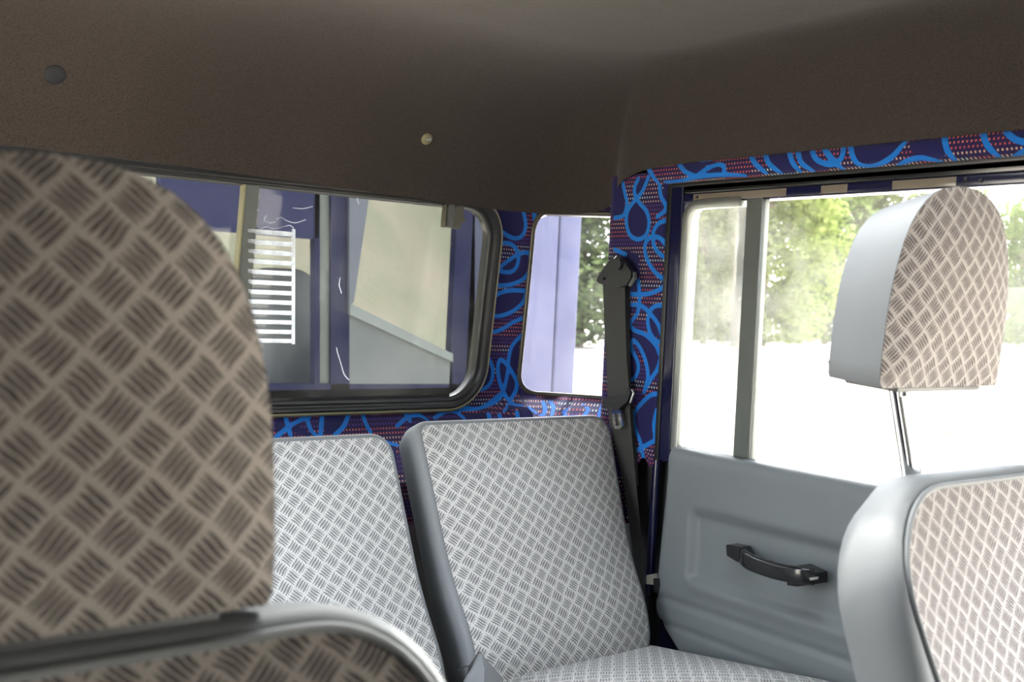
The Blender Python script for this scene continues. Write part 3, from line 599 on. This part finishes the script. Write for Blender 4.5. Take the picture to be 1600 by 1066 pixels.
tr2 = moquette('trim_2', V_, grid_faces(len(ys), len(prof)), U_, [c1([(55, 355), (110, 450), (160, 510)]), c1([(305, 325), (360, 400), (440, 440)]), c1([(205, 492), (340, 478), (440, 450), (540, 380), (630, 345), (680, 370), (668, 435)]), c1([(440, 450), (560, 435), (700, 430), (850, 438)]), c1([(455, 300), (530, 320), (600, 290)]), c1([(885, 255), (930, 340), (1015, 415)]), c1([(1008, 245), (1040, 340), (1135, 415)]), c1([(1198, 215), (1230, 330), (1292, 405)]), c1([(1268, 210), (1300, 330), (1395, 400)]), c1([(1383, 200), (1410, 290), (1480, 335), (1580, 345)]), c1([(1465, 190), (1540, 290), (1600, 350)]),
    c2([(148, 180), (130, 290), (60, 345), (0, 345)]), c2([(0, 240), (70, 330), (145, 385)]), c2([(203, 170), (215, 270), (260, 340), (350, 360), (450, 340), (550, 270), (620, 190), (670, 135)]), c2([(590, 355), (680, 310), (770, 295), (860, 310), (950, 328)]), c2([(958, 110), (980, 230), (1055, 325)]), c2([(1265, 85), (1310, 200), (1405, 295)]), c2([(1445, 70), (1520, 140), (1610, 168)]), c2([(1520, 285), (1610, 235)])],
    [c1([(470, 430), (560, 370), (640, 350), (670, 380), (660, 425), (560, 432)]), c1([(330, 330), (460, 300), (540, 320), (600, 300), (500, 400), (440, 430), (370, 390)]), c1([(1020, 250), (1190, 230), (1260, 400), (1130, 410), (1050, 340)]), c1([(1290, 220), (1385, 210), (1430, 310), (1580, 350), (1500, 390), (1390, 390), (1310, 320)]), c2([(210, 180), (640, 140), (600, 200), (540, 270), (450, 335), (350, 355), (260, 335), (220, 270)]), c2([(1460, 80), (1610, 60), (1610, 160), (1520, 135)]), c2([(680, 150), (950, 130), (985, 250), (900, 300), (770, 290), (720, 250)])])
tag(tr2, 'narrow navy fabric strip with blue loops running above the door', None, None, 'structure')

# ------------------------------------------------------------------ right-hand body side
wrt = empty('wall_right', (1.5, .3, .12)); tag(wrt, 'dark painted body side around the rear door opening', None, None, 'structure')
def wbox(nm, a, b, mat, bev=.004): return box(nm, tuple(np.array(a) - (1.5, .3, .12)), tuple(np.array(b) - (1.5, .3, .12)), MT[mat], wrt, bev)
wbox('rear_pillar_lining', (1.478, 1.405, .12), (1.505, 1.62, .93), 'void')
wbox('pillar_backing', (1.475, 1.43, .93), (1.505, 1.600, 1.42), 'void')
wbox('inner_wheel_arch', (1.455, 1.44, .12), (1.478, 1.74, .62), 'void')
wbox('door_post', (1.40, .54, .12), (1.56, .64, 1.42), 'navy_paint')
wbox('door_sill', (1.45, -.80, .12), (1.54, .54, .34), 'card')
wbox('header_rail', (1.455, .54, 1.362), (1.56, 1.44, 1.43), 'void'); wbox('front_header', (1.455, -.80, 1.14), (1.56, .54, 1.43), 'void')  # front header extended down to cut light on the passenger headrest
m_ = MB(); m_.tube([Vector((1.458, 1.437, .885)) - Vector((1.5, .3, .12)), Vector((1.458, 1.442, .60)) - Vector((1.5, .3, .12))], .0085); m_.build('pillar_tube', MT['navy_paint'], wrt, True)

# ------------------------------------------------------------------ rear side door
D0 = Vector((1.46, 1.0, .45)); dr = empty('door_1', tuple(D0)); tag(dr, 'grey rear side door with sliding glass and black pull handle', None, None, 'structure')
def db(nm, a, b, mat, bev=.003, parent=None): return box(nm, tuple(np.array(a) - np.array(D0)), tuple(np.array(b) - np.array(D0)), MT[mat], parent or dr, bev)
db('rear_frame', (1.452, 1.401, .86), (1.50, 1.437, 1.380), 'navy_paint')
db('frame_seal', (1.449, 1.428, .86), (1.456, 1.442, 1.378), 'rubber', .002)
db('top_frame', (1.455, .62, 1.358), (1.50, 1.437, 1.380), 'gloss_black')
db('top_seal', (1.449, .62, 1.372), (1.458, 1.432, 1.381), 'rubber', .002)
tf = db('top_rail', (1.4535, .62, 1.341), (1.492, 1.402, 1.359), 'navy_paint', .003)
for y0, y1 in ((1.375, 1.165), (1.095, 1.045), (.965, .86), (.735, .64)):    # beige patches painted as reflections in the glossy navy rail
    db('reflection_patch', (1.4528, y1, 1.3435), (1.4540, y0, 1.3570), 'beige_reflection', .0004)
sc_pts = [(1.375, 1.350), (1.19, 1.350), (.93, 1.352), (.90, 1.348), (.845, 1.351), (.800, 1.3505)]
for y, z in ((1.365, 1.3515), (.845, 1.3525), (.822, 1.3485)):
    t = MB(); t.tube([Vector((1.4535, y, z)) - D0, Vector((1.4505, y, z)) - D0], .0028); t.build('screw', MT['black'], dr, True)
# aluminium glass run with a rounded top corner
t = MB(); pts = [(1.459, 1.389, .885), (1.459, 1.389, 1.10), (1.459, 1.389, 1.31)] + [(1.459, 1.389 - .028 * (1 - math.cos(R(a))), 1.31 + .028 * math.sin(R(a))) for a in (20, 40, 60, 80)] + [(1.459, 1.33, 1.339), (1.459, 1.262, 1.339)]
t.tube([Vector(p) - D0 for p in pts], rrect(-.0085, .0085, -.0105, .0105, .002, 2)); t.build('glass_run', MT['alloy'], dr, True)
db('window_divider', (1.454, 1.216, .880), (1.476, 1.251, 1.345), 'divider', .003)
db('divider_lip', (1.4515, 1.214, .880), (1.456, 1.2205, 1.343), 'divider', .0012)
db('pane', (1.468, 1.235, .875), (1.472, 1.385, 1.348), 'door_glass', .0008)
db('pane', (1.460, .63, .875), (1.464, 1.225, 1.348), 'door_glass', .0008)
db('sill_seal', (1.447, .63, .882), (1.464, 1.374, .8935), 'rubber', .002)
# door card as a relief: recess, creases, rolled top
yy = np.arange(.60, 1.4301, .006); zz = np.concatenate([np.arange(.44, .8601, .006), .860 + .033 * np.sin(np.linspace(.15, math.pi / 2, 8)), [.8935, .8935]])
V_ = []
def card_edge(z): return 1.382 + .012 * smoothstep(.86, .62, z) - .07 * smoothstep(.60, .50, z)
for i, y in enumerate(yy):
    for j, z in enumerate(zz):
        ye = card_edge(z); fy = y if i < len(yy) - 1 else y
        y_ = .60 + (y - .60) / (1.43 - .60) * (ye - .60)
        x = 1.420
        rec = smoothstep(1.318, 1.296, y_) * smoothstep(.660, .672, z) * (1 - smoothstep(.776, .800, z)); x += .011 * rec
        x -= .004 * math.exp(-((z - .655) / .012) ** 2) * float(smoothstep(1.318, 1.296, y_))
        x += .006 * math.exp(-((z - .617) / .004) ** 2)
        lowl = .570 - .0 * y_; x += .005 * math.exp(-((z - lowl) / .004) ** 2) * float(smoothstep(1.0, 1.2, y_))
        x += .010 * float(smoothstep(.60, .46, z))
        if j >= len(zz) - 10: k = (j - (len(zz) - 10)) / 9; x += .030 * k ** 2.2
        x += .030 * float(smoothstep(ye - .012, ye, y_)) ** 2
        V_.append((x - D0.x, y_ - D0.y, z - D0.z))
F_ = grid_faces(len(yy), len(zz)); 
cardo = mesh('door_card', V_, F_, MT['card'], dr, True)
db('door_skin', (1.452, .60, .40), (1.500, 1.404, .875), 'navy_paint')
# pull handle
hd = empty('pull_handle', (0, 0, 0), (0, 0, 0), dr)
def hx(px, py, x): return Vector(onx(px, py, x)) - D0
path = catmull([tuple(hx(1162, 868, 1.418)), tuple(hx(1163, 872, 1.395)), tuple(hx(1178, 881, 1.380)), tuple(hx(1215, 893, 1.374)), tuple(hx(1250, 899, 1.376)), tuple(hx(1272, 901, 1.388))], .006)
t = MB(); t.up = Vector((0, 0, 1)); t.tube(path, rrect(-.007, .007, -.0135, .0135, .005, 3)); t.build('grip', MT['gloss_black'], hd, True)
t = MB(); A = [hx(a, b, 1.424) for a, b in ((1148, 850), (1152, 849), (1172, 853), (1180, 866), (1182, 880), (1165, 876), (1149, 866))]; t.prism(A, (-.022, 0, 0)); t.build('mount', MT['gloss_black'], hd)
t = MB(); A = [hx(a, b, 1.424) for a, b in ((1256, 886), (1267, 881), (1293, 893), (1293, 910), (1274, 913), (1258, 911))]; t.prism(A, (-.040, .004, 0)); t.build('mount', MT['gloss_black'], hd)
t = MB(); A = [hx(a, b, 1.380) for a, b in ((1266, 903), (1279, 901), (1279, 905), (1268, 907))]; t.prism(A, (-.003, 0, 0)); t.build('screw_cover', MT['alloy'], hd)
# striker on the rear edge
st_ = empty('door_check', (0, 0, 0), (0, 0, 0), dr)
t = MB(); t.prism([hx(a, b, 1.43) for a, b in ((1028, 903), (1037, 903), (1038, 913), (1035, 926), (1029, 924))], (-.012, 0, 0)); t.build('bracket', MT['black'], st_)
t = MB(); t.prism([hx(a, b, 1.44) for a, b in ((1016, 898), (1027, 896), (1028, 913), (1016, 912))], (-.010, 0, 0)); t.build('pad', MT['cream'], st_)

# ------------------------------------------------------------------ rest of the shell (out of view, shades the cab)
wle = empty('wall_left', (-.13, .5, .12)); tag(wle, "driver's side wall of the cab", None, None, 'structure')
def lbox(nm, a, b, mat): return box(nm, tuple(np.array(a) - (-.13, .5, .12)), tuple(np.array(b) - (-.13, .5, .12)), MT[mat], wle)
lbox('front_door_panel', (-.18, -.8, .12), (-.12, .95, .92), 'card'); lbox('sill', (-.18, .95, .12), (-.12, 1.45, .24), 'navy_paint'); lbox('rear_side_panel', (-.18, 1.45, .12), (-.12, 1.86, .92), 'card')
for y0, y1 in ((-.8, .95), (1.45, 1.86)): lbox('side_infill', (-.18, y0, .92), (-.12, y1, 1.42), 'navy_paint')  # front infill added over the driver's window to keep its light out
wfr = box('wall_front', (-.18, -.86, .12), (1.58, -.80, .86), MT['black']); tag(wfr, 'dark bulkhead and dashboard below a windscreen closed off by added panels', None, None, 'structure')
for x0, x1, y0 in ((-.18, .62, -.50), (.62, 1.56, -.80)): box('screen_blocker', (x0, y0 - .06, .98 if x0 > 0 else .12), (x1, y0, 1.58), MT['black'], wfr)  # added unseen panels closing the windscreen to keep light off the near headrest

# ------------------------------------------------------------------ front seats
def front_seat(name, cx, y0, head_lift, lean, label, dz=0.0, hy=0.0, hs=1.0, hx=0.0, fab='tread', tilt=4, rad=.115):
    root = empty(name, (cx, y0, .12))
    ol = rrect(-.205, .205, 0, .568, (.05, .05, rad, rad), 10)
    ol = [(x * (1 - .20 * float(smoothstep(.50, .28, z))), z) for x, z in resample(ol, .016)]
    def shp(u, v, r): return .030 * (1 - (abs(u) / .205) ** 2.2) * min(1, v / .12 + .3) * (1 - .5 * smoothstep(.40, .57, v)) - .006 * (1 - r ** 3)
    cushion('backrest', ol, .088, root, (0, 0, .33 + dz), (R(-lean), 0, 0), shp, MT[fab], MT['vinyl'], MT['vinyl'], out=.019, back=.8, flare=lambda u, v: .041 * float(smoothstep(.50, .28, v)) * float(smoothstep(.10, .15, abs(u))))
    cushion('seat_cushion', rrect(-.22, .22, -.48, 0, (.06, .06, .02, .02), 6), .12, root, (0, .02, .36), (R(-97), 0, 0), lambda u, v, r: -.015 * (1 - r ** 3), MT[fab], MT['vinyl'], MT['vinyl'], out=.012)
    box('seat_base', (-.21, -.42, .0), (.21, .02, .25), MT['black'], root, .01)
    # headrest
    zt = .33 + dz + .575 * math.cos(R(lean)); yt = .575 * math.sin(R(lean)) + .055 + hy
    hl = [(-.110, 0), (-.1165, .006), (-.118, .05), (-.116, .10), (-.109, .140), (-.096, .176), (-.074, .204), (-.043, .221), (0, .227), (.043, .221), (.074, .204), (.096, .176), (.109, .140), (.116, .10), (.118, .05), (.1165, .006), (.110, 0)]
    hl = [(x, z * .965 * hs) for x, z in reversed(hl)]; hl = catmull(hl[:-1] + [hl[-1]], .02); hl = [tuple(p) for p in hl]
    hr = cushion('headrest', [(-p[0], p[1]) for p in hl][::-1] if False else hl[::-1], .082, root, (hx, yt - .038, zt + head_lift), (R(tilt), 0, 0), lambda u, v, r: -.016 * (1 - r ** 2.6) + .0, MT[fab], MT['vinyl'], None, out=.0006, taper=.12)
    t = MB(); t.box((-.078, .004, -.006), (.088, .070, .004), .002); t.build('base_plate', MT['vinyl_dark'], hr, True)
    t = MB(); t.up = Vector((0, 1, 0)); t.tube([(-.020, .040, .02), (-.020, .038, -.01), (-.013, .020, -.08), (-.008, .000, -.16)], [(.0165 * math.cos(i * math.tau / 20), .009 * math.sin(i * math.tau / 20)) for i in range(20)]); t.build('post', MT['chrome'], hr, True)
    t = MB(); t.tube([(-.030, .026, -.004), (-.030, .026, -.014)], .006); t.build('post_clip', MT['chrome'], hr, True)
    return tag(root, label, 'seat', 'front seats of the cab')
front_seat('front_seat', 1.095, .385, .085, 20, 'front passenger seat at right, its headrest raised on a chrome post', 0.0, .052, 1.0, .0)
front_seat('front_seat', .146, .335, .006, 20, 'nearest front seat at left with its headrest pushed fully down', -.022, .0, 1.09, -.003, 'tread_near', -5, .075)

# ------------------------------------------------------------------ rear seats
def rear_seat(name, x0, x1, label, ydel=0.0, dz=0.0):
    cx = (x0 + x1) / 2; hw = (x1 - x0) / 2; root = empty(name, (cx, 1.325 + ydel, .12))
    ol = rrect(-hw, hw, 0, .478, (.07, .085, .030, .016), 8)
    ol = [(x - (.050 * smoothstep(.30, .10, z) if x > 0 and hw < .3 else 0), z) for x, z in ol]
    def shp(u, v, r): return -.020 * (1 - r ** 3) - .022 * math.exp(-((v - .10) / .09) ** 2)
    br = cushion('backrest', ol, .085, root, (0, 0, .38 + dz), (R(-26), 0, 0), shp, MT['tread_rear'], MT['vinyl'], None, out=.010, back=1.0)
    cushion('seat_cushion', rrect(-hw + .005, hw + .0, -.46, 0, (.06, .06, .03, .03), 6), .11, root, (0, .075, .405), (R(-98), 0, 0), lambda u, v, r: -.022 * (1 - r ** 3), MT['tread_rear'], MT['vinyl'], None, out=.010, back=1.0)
    box('seat_box', (-hw, -.36, .0), (hw, .06, .27), MT['black'], root, .01)
    return tag(root, label, 'seat', 'rear seats under the back window')
rear_seat('rear_seat', .985, 1.408, 'grey patterned single rear seat beside the door')
rear_seat('rear_seat', .02, .922, 'grey patterned wide rear seat partly hidden by the nearest headrest', .0, -.017)

# ------------------------------------------------------------------ seat belt on the pillar
sb = empty('seat_belt', (1.44, 1.53, .52)); S0 = sb.location.copy(); tag(sb, 'dark seat belt with chrome tongue hanging on the blue pillar', 'seat belt')
def bx(px, py, x): return Vector(onx(px, py, x)) - S0
an = empty('upper_anchor', (0, 0, 0), (0, 0, 0), sb)
t = MB(); t.prism([bx(a, b, 1.430) for a, b in ((962, 402), (967, 399), (974, 402), (984, 413), (992, 426), (991, 436), (984, 446), (972, 450), (941, 443), (938, 438), (940, 433), (950, 418))], (-.010, 0, 0), [[bx(a, b, 1.430) for a, b in ((947, 438), (950, 433), (953, 437))]]); t.build('loop_plate', MT['black'], an)
t = MB(); c_ = bx(968, 413, 1.420); t.tube([c_ + Vector((.004, 0, 0)), c_ + Vector((-.006, 0, 0)), c_ + Vector((-.0075, 0, 0))], .0115); t.build('anchor_bolt', MT['black'], an, True)
t = MB(); t.tube([bx(985, 446, 1.424), bx(992, 434, 1.420), bx(992, 427, 1.424)], .004); t.build('loop_edge', MT['divider'], an, True)
t = MB(); t.tube([bx(960, 404, 1.419), bx(964, 400, 1.419)], .0014); t.build('wire_clip', MT['chrome'], an, True)
def strap(nm, L, Rr, x, th=.0016):
    V = []
    for (a, b), (c, d), xx in zip(L, Rr, x):
        p, q = bx(a, b, xx), bx(c, d, xx + .006); V += [p, q, q + Vector((th, 0, 0)), p + Vector((th, 0, 0))]
    n = len(L); Fc = [(i * 4 + j, i * 4 + (j + 1) % 4, (i + 1) * 4 + (j + 1) % 4, (i + 1) * 4 + j) for i in range(n - 1) for j in range(4)] + [(0, 1, 2, 3), tuple(range(4 * n - 4, 4 * n))]
    return mesh(nm, V, Fc, MT['web'], sb, False, fix=True)
strap('webbing', [(942, 443), (944, 500), (947, 560), (949, 612), (952, 660), (975, 760), (988, 860), (996, 960), (999, 1010)], [(976, 448), (977, 500), (979, 560), (983, 612), (985, 660), (994, 760), (1003, 860), (1010, 960), (1013, 1010)], [1.422, 1.420, 1.418, 1.417, 1.418, 1.432, 1.440, 1.444, 1.446])
strap('webbing', [(976, 450), (978, 520), (980, 610), (984, 700), (990, 760)], [(984, 446), (984, 520), (986, 610), (994, 700), (997, 760)], [1.440, 1.440, 1.440, 1.440, 1.440])
tg_ = empty('tongue', (0, 0, 0), (0, 0, 0), sb)
t = MB(); t.prism([bx(a, b, 1.412) for a, b in ((948, 622), (982, 620), (984, 606), (988, 608), (990, 613), (984, 628), (976, 634), (970, 641), (958, 641), (949, 637), (945, 630))], (-.008, 0, 0)); t.build('tongue_grip', MT['black'], tg_)
t = MB(); t.prism([bx(a, b, 1.408) for a, b in ((957, 640), (971, 641), (974, 666), (970, 671), (963, 671), (960, 667))], (-.003, 0, 0), [[bx(a, b, 1.408) for a, b in ((962, 646), (966, 646), (969, 665), (964, 666))]]); t.build('tongue_plate', MT['chrome'], tg_)
t = MB(); t.tube([bx(985, 629, 1.405), bx(990, 614, 1.405), bx(988, 609, 1.406)], .0022); t.build('grip_edge', MT['alloy'], tg_, True)
# buckle flap between the rear seats
bk = empty('belt_buckle', tuple(onx(745, 1060, 1.0))); B0 = bk.location.copy(); tag(bk, 'small folded grey buckle flap between the two rear seats', 'buckle')
def kx(px, py, y): return Vector(ony(px, py, y)) - B0
t = MB(); a = [kx(728, 1066, 1.30), kx(752, 1021, 1.31), kx(788, 1062, 1.30), kx(756, 1078, 1.25)]; b = [p + Vector((.004, .012, -.004)) for p in a]
t.add(a + b + [kx(757, 1045, 1.285)], [(0, 1, 8), (1, 2, 8), (2, 3, 8), (3, 0, 8), (4, 5, 6, 7), (0, 1, 5, 4), (1, 2, 6, 5), (2, 3, 7, 6), (3, 0, 4, 7)]); t.build('flap', MT['vinyl'], bk)
t = MB(); a = [kx(731, 1066, 1.305), kx(736, 1042, 1.315), kx(752, 1020, 1.322), kx(748, 1042, 1.315)]; t.prism(a, (.0, .006, 0)); t.build('flap_lining', MT['black'], bk)
t = MB(); t.tube([kx(716, 1048, 1.34), kx(727, 1041, 1.33), kx(738, 1042, 1.32)], .0012); t.build('thread', MT['black'], bk, True)

# ------------------------------------------------------------------ outside: ground, bank, vehicle, trees
G = -.45
gx = np.linspace(-120, 160, 57); gy = np.linspace(-120, 160, 57); V_ = [(x, y, G + .05 * math.sin(x * .21) * math.cos(y * .17) * min(1, math.hypot(x, y) / 30)) for x in gx for y in gy]
gr = mesh('ground', V_, grid_faces(57, 57), MT['ground'], None, True); tag(gr, 'pale sunlit gravel ground outside the vehicle', None, None, 'structure')
V_ = []; hx_ = np.linspace(-30, 60, 61); hy_ = np.linspace(8, 70, 50)
for x in hx_:
    for y in hy_:
        k = float(smoothstep(9, 36, y)) * float(1 - smoothstep(-6, 1.5, x - .80 * y)); V_.append((x, y, G - .12 + 11.0 * k + .25 * math.sin(x * .7 + y * .4) * k))
bank = mesh('field_bank', V_, grid_faces(61, 50), MT['field'], None, True); tag(bank, 'dry grassy bank rising behind the parked blue vehicle', None, None, 'structure')
# neighbouring vehicle, side-on
YV = 4.6
pv = empty('parked_vehicle', (2.6, YV + .8, G)); P0 = pv.location.copy(); tag(pv, 'blue boxy vehicle parked outside behind the rear window', 'vehicle')
def vx(px, py, y=YV): return Vector(ony(px, py, y)) - P0
def vpanel(nm, pts, mat, th=.05, y=YV):
    t = MB(); t.prism([vx(a, b, y) for a, b in pts], (0, th, 0)); return t.build(nm, MT[mat], pv)
t = MB()
for pts in (((250, 180), (740, 180), (740, 306), (250, 262)), ((250, 262), (500, 290), (498, 372), (250, 352)), ((517, 285), (546, 290), (546, 640), (517, 640)), ((546, 290), (578, 296), (552, 470), (546, 476)), ((716, 300), (742, 300), (742, 640), (700, 640)), ((250, 600), (742, 600), (742, 640), (250, 640)), ((492, 290), (500, 290), (500, 600), (492, 600))):
    t.prism([vx(a, b) for a, b in pts], (0, .05, 0))
t.build('cab_side', MT['vehicle_navy'], pv)
xs = [vx(742, 300).x, vx(878, 300).x, vx(912, 300).x]
t = MB(); t.box((xs[0] - .02, -.80, .45), (xs[1] - .004, -.74, 2.30), .015); t.build('side_panel', MT['pale_blue'], pv, True)
t = MB(); t.box((xs[1] + .004, -.80, .45), (xs[2], -.70, 2.30), .015); t.build('side_panel', MT['pale_blue'], pv, True)
vpanel('quarter_glass', ((500, 290), (518, 290), (518, 600), (500, 600)), 'divider', .02, YV + .02)
vpanel('upper_panel', ((250, 258), (491, 288), (489, 374), (250, 354)), 'blue_paint', .02, YV - .03)
vpanel('pillar_cover', ((546, 286), (579, 292), (553, 472), (546, 478)), 'strip_grey', .02, YV - .03)
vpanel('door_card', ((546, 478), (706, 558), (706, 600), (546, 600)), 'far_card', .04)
vpanel('door_top', ((547, 474), (708, 553), (708, 566), (547, 492)), 'card', .03, YV - .02)
t = MB(); t.box((vx(250, 640).x, -.80, .45), (xs[0], -.72, vx(400, 604).z), .02); t.build('lower_panel', MT['blue_paint'], pv, True)
t = MB(); t.box((vx(250, 640).x, -.80, 2.22), (xs[2], .40, 2.30), .02); t.build('roof', MT['blue_paint'], pv, True)
for x in (vx(250, 300).x, xs[2] - .08): 
    t = MB(); t.box((x, .33, .45), (x + .08, .40, 2.25), .01); t.build('far_pillar', MT['navy_paint'], pv, True)
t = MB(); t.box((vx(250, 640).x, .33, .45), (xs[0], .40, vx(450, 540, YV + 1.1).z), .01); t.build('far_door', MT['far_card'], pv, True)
c0 = vx(470, 600, YV + .25); cushion('vehicle_seat', rrect(-.26, .12, 0, .62, (.04, .04, .12, .12), 6), .12, pv, (c0.x + .0, c0.y, vx(470, 600, YV + .25).z - .05), (R(-10), 0, 0), lambda u, v, r: -.02 * (1 - r ** 3), MT['vinyl_dark'], MT['vinyl_dark'], None, out=.012)
for x in (-1.1, 1.25):
    t = MB(); N = 28; V_ = []; pf = [(.16, -.11), (.33, -.11), (.37, -.08), (.37, .08), (.33, .11), (.16, .11)]
    for i in range(N): V_ += [(x + r * math.cos(i * math.tau / N), -.66 + d, .37 + r * math.sin(i * math.tau / N)) for r, d in pf]
    t.add(V_, [(i * 6 + j, i * 6 + (j + 1) % 6, ((i + 1) % N) * 6 + (j + 1) % 6, ((i + 1) % N) * 6 + j) for i in range(N) for j in range(6)]); t.build('wheel', MT['rubber'], pv, True)
# white wrapped bale
p = onz(1204, 536, G); bl = empty('round_bale', tuple(p)); tag(bl, 'white wrapped round bale on the ground before the trees', 'bale')
t = MB(); pf = [(-.62, .30), (-.60, .50), (-.5, .58), (.5, .58), (.60, .50), (.62, .30), (.62, .02), (-.62, .02)]; N = 24; V_ = []
for i in range(N): a = i * math.tau / N; V_ += [(r * math.cos(a), d, .57 + r * math.sin(a)) for d, r in pf]
t.add(V_, [(i * 8 + j, i * 8 + (j + 1) % 8, ((i + 1) % N) * 8 + (j + 1) % 8, ((i + 1) % N) * 8 + j) for i in range(N) for j in range(8)]); t.build('wrap', MT['bale'], bl, True, rot=(0, 0, R(-50)))
# grass tuft strip on the gravel
V_, F_ = [], []; p = onz(1440, 682, G)
for i in range(1500):
    x = p[0] + random.gauss(0, .55) ; y = p[1] + random.gauss(0, .28); h = random.uniform(.03, .09); a = random.uniform(0, math.tau); d = Vector((math.cos(a), math.sin(a), 0)) * .012; k = len(V_)
    V_ += [(x - d.x, y - d.y, G - .01), (x + d.x, y + d.y, G - .01), (x + random.gauss(0, .02), y + random.gauss(0, .02), G + h)]; F_.append((k, k + 1, k + 2))
tag(mesh('grass_patch', V_, F_, MT['grass'], None, False), 'sparse green grass patch on the pale ground outside', 'grass', None, 'stuff')
# tree line
def crown_mesh(seed, n):
    rg = random.Random(seed); blobs = [(max(-1.6, min(1.6, rg.gauss(0, 1.3))), max(-1.4, min(1.4, rg.gauss(0, .9))), (.3 + 8.6 * (_ / 37) ** 1.0), rg.uniform(1.0, 1.7)) for _ in range(38)]; V, Fc = [], []
    for i in range(n):
        b = rg.choice(blobs); v = Vector((rg.gauss(0, 1), rg.gauss(0, 1), rg.gauss(0, 1))).normalized() * b[3] * rg.uniform(.55, 1.0) ** .5; c = Vector(b[:3]) + v
        if c.z < .15: c.z = rg.uniform(.15, 1.5)
        s = rg.uniform(.09, .2); u = Vector((rg.gauss(0, 1), rg.gauss(0, 1), rg.gauss(0, .6))).normalized(); q = u.orthogonal().normalized(); k = len(V)
        V += [c - u * s, c - q * s * .55, c + u * s, c + q * s * .55]; Fc.append((k, k + 1, k + 2, k + 3))
    return V, Fc
variants = []
trees = [(905, 'pale green tree seen through the corner window beside the blue vehicle', 0), (1098, 'green tree filling the narrow glass left of the window divider', 1), (1192, 'olive green tree just right of the grey window divider', 2), (1288, 'bushy green tree midway between the window divider and the raised headrest', 0), (1385, 'tree behind the left half of the raised headrest', 1), (1490, 'tree behind the right half of the raised headrest', 2), (1592, 'rightmost tree, in the glass beyond the raised headrest', 0)]
for i, (px, lab, mi) in enumerate(trees):
    b = onz(px, 541.5 - (i % 2) * 3.5, G); tr = empty('leafy_tree', tuple(b), (0, 0, i * 1.3)); tr.scale = (1.0, 1.0, 1.0 + .08 * (i % 3)); tag(tr, lab, 'tree', 'trees lining the far side of the ground')
    if i < 3: V_, F_ = crown_mesh(i, 15000); variants.append(mesh('foliage', V_, F_, LEAF[mi], tr, False).data)
    else:
        me = variants[i % 3]
        if variants[i % 3].materials[0] != LEAF[mi]: me = variants[i % 3].copy(); me.materials[0] = LEAF[mi]
        link(bpy.data.objects.new('foliage', me), tr)
    t = MB(); t.tube([(0, 0, -.1), (.1, 0, 2), (.0, .15, 4.5), (.1, .1, 6.5)], .16); t.build('trunk', MT['bark'], tr, True)
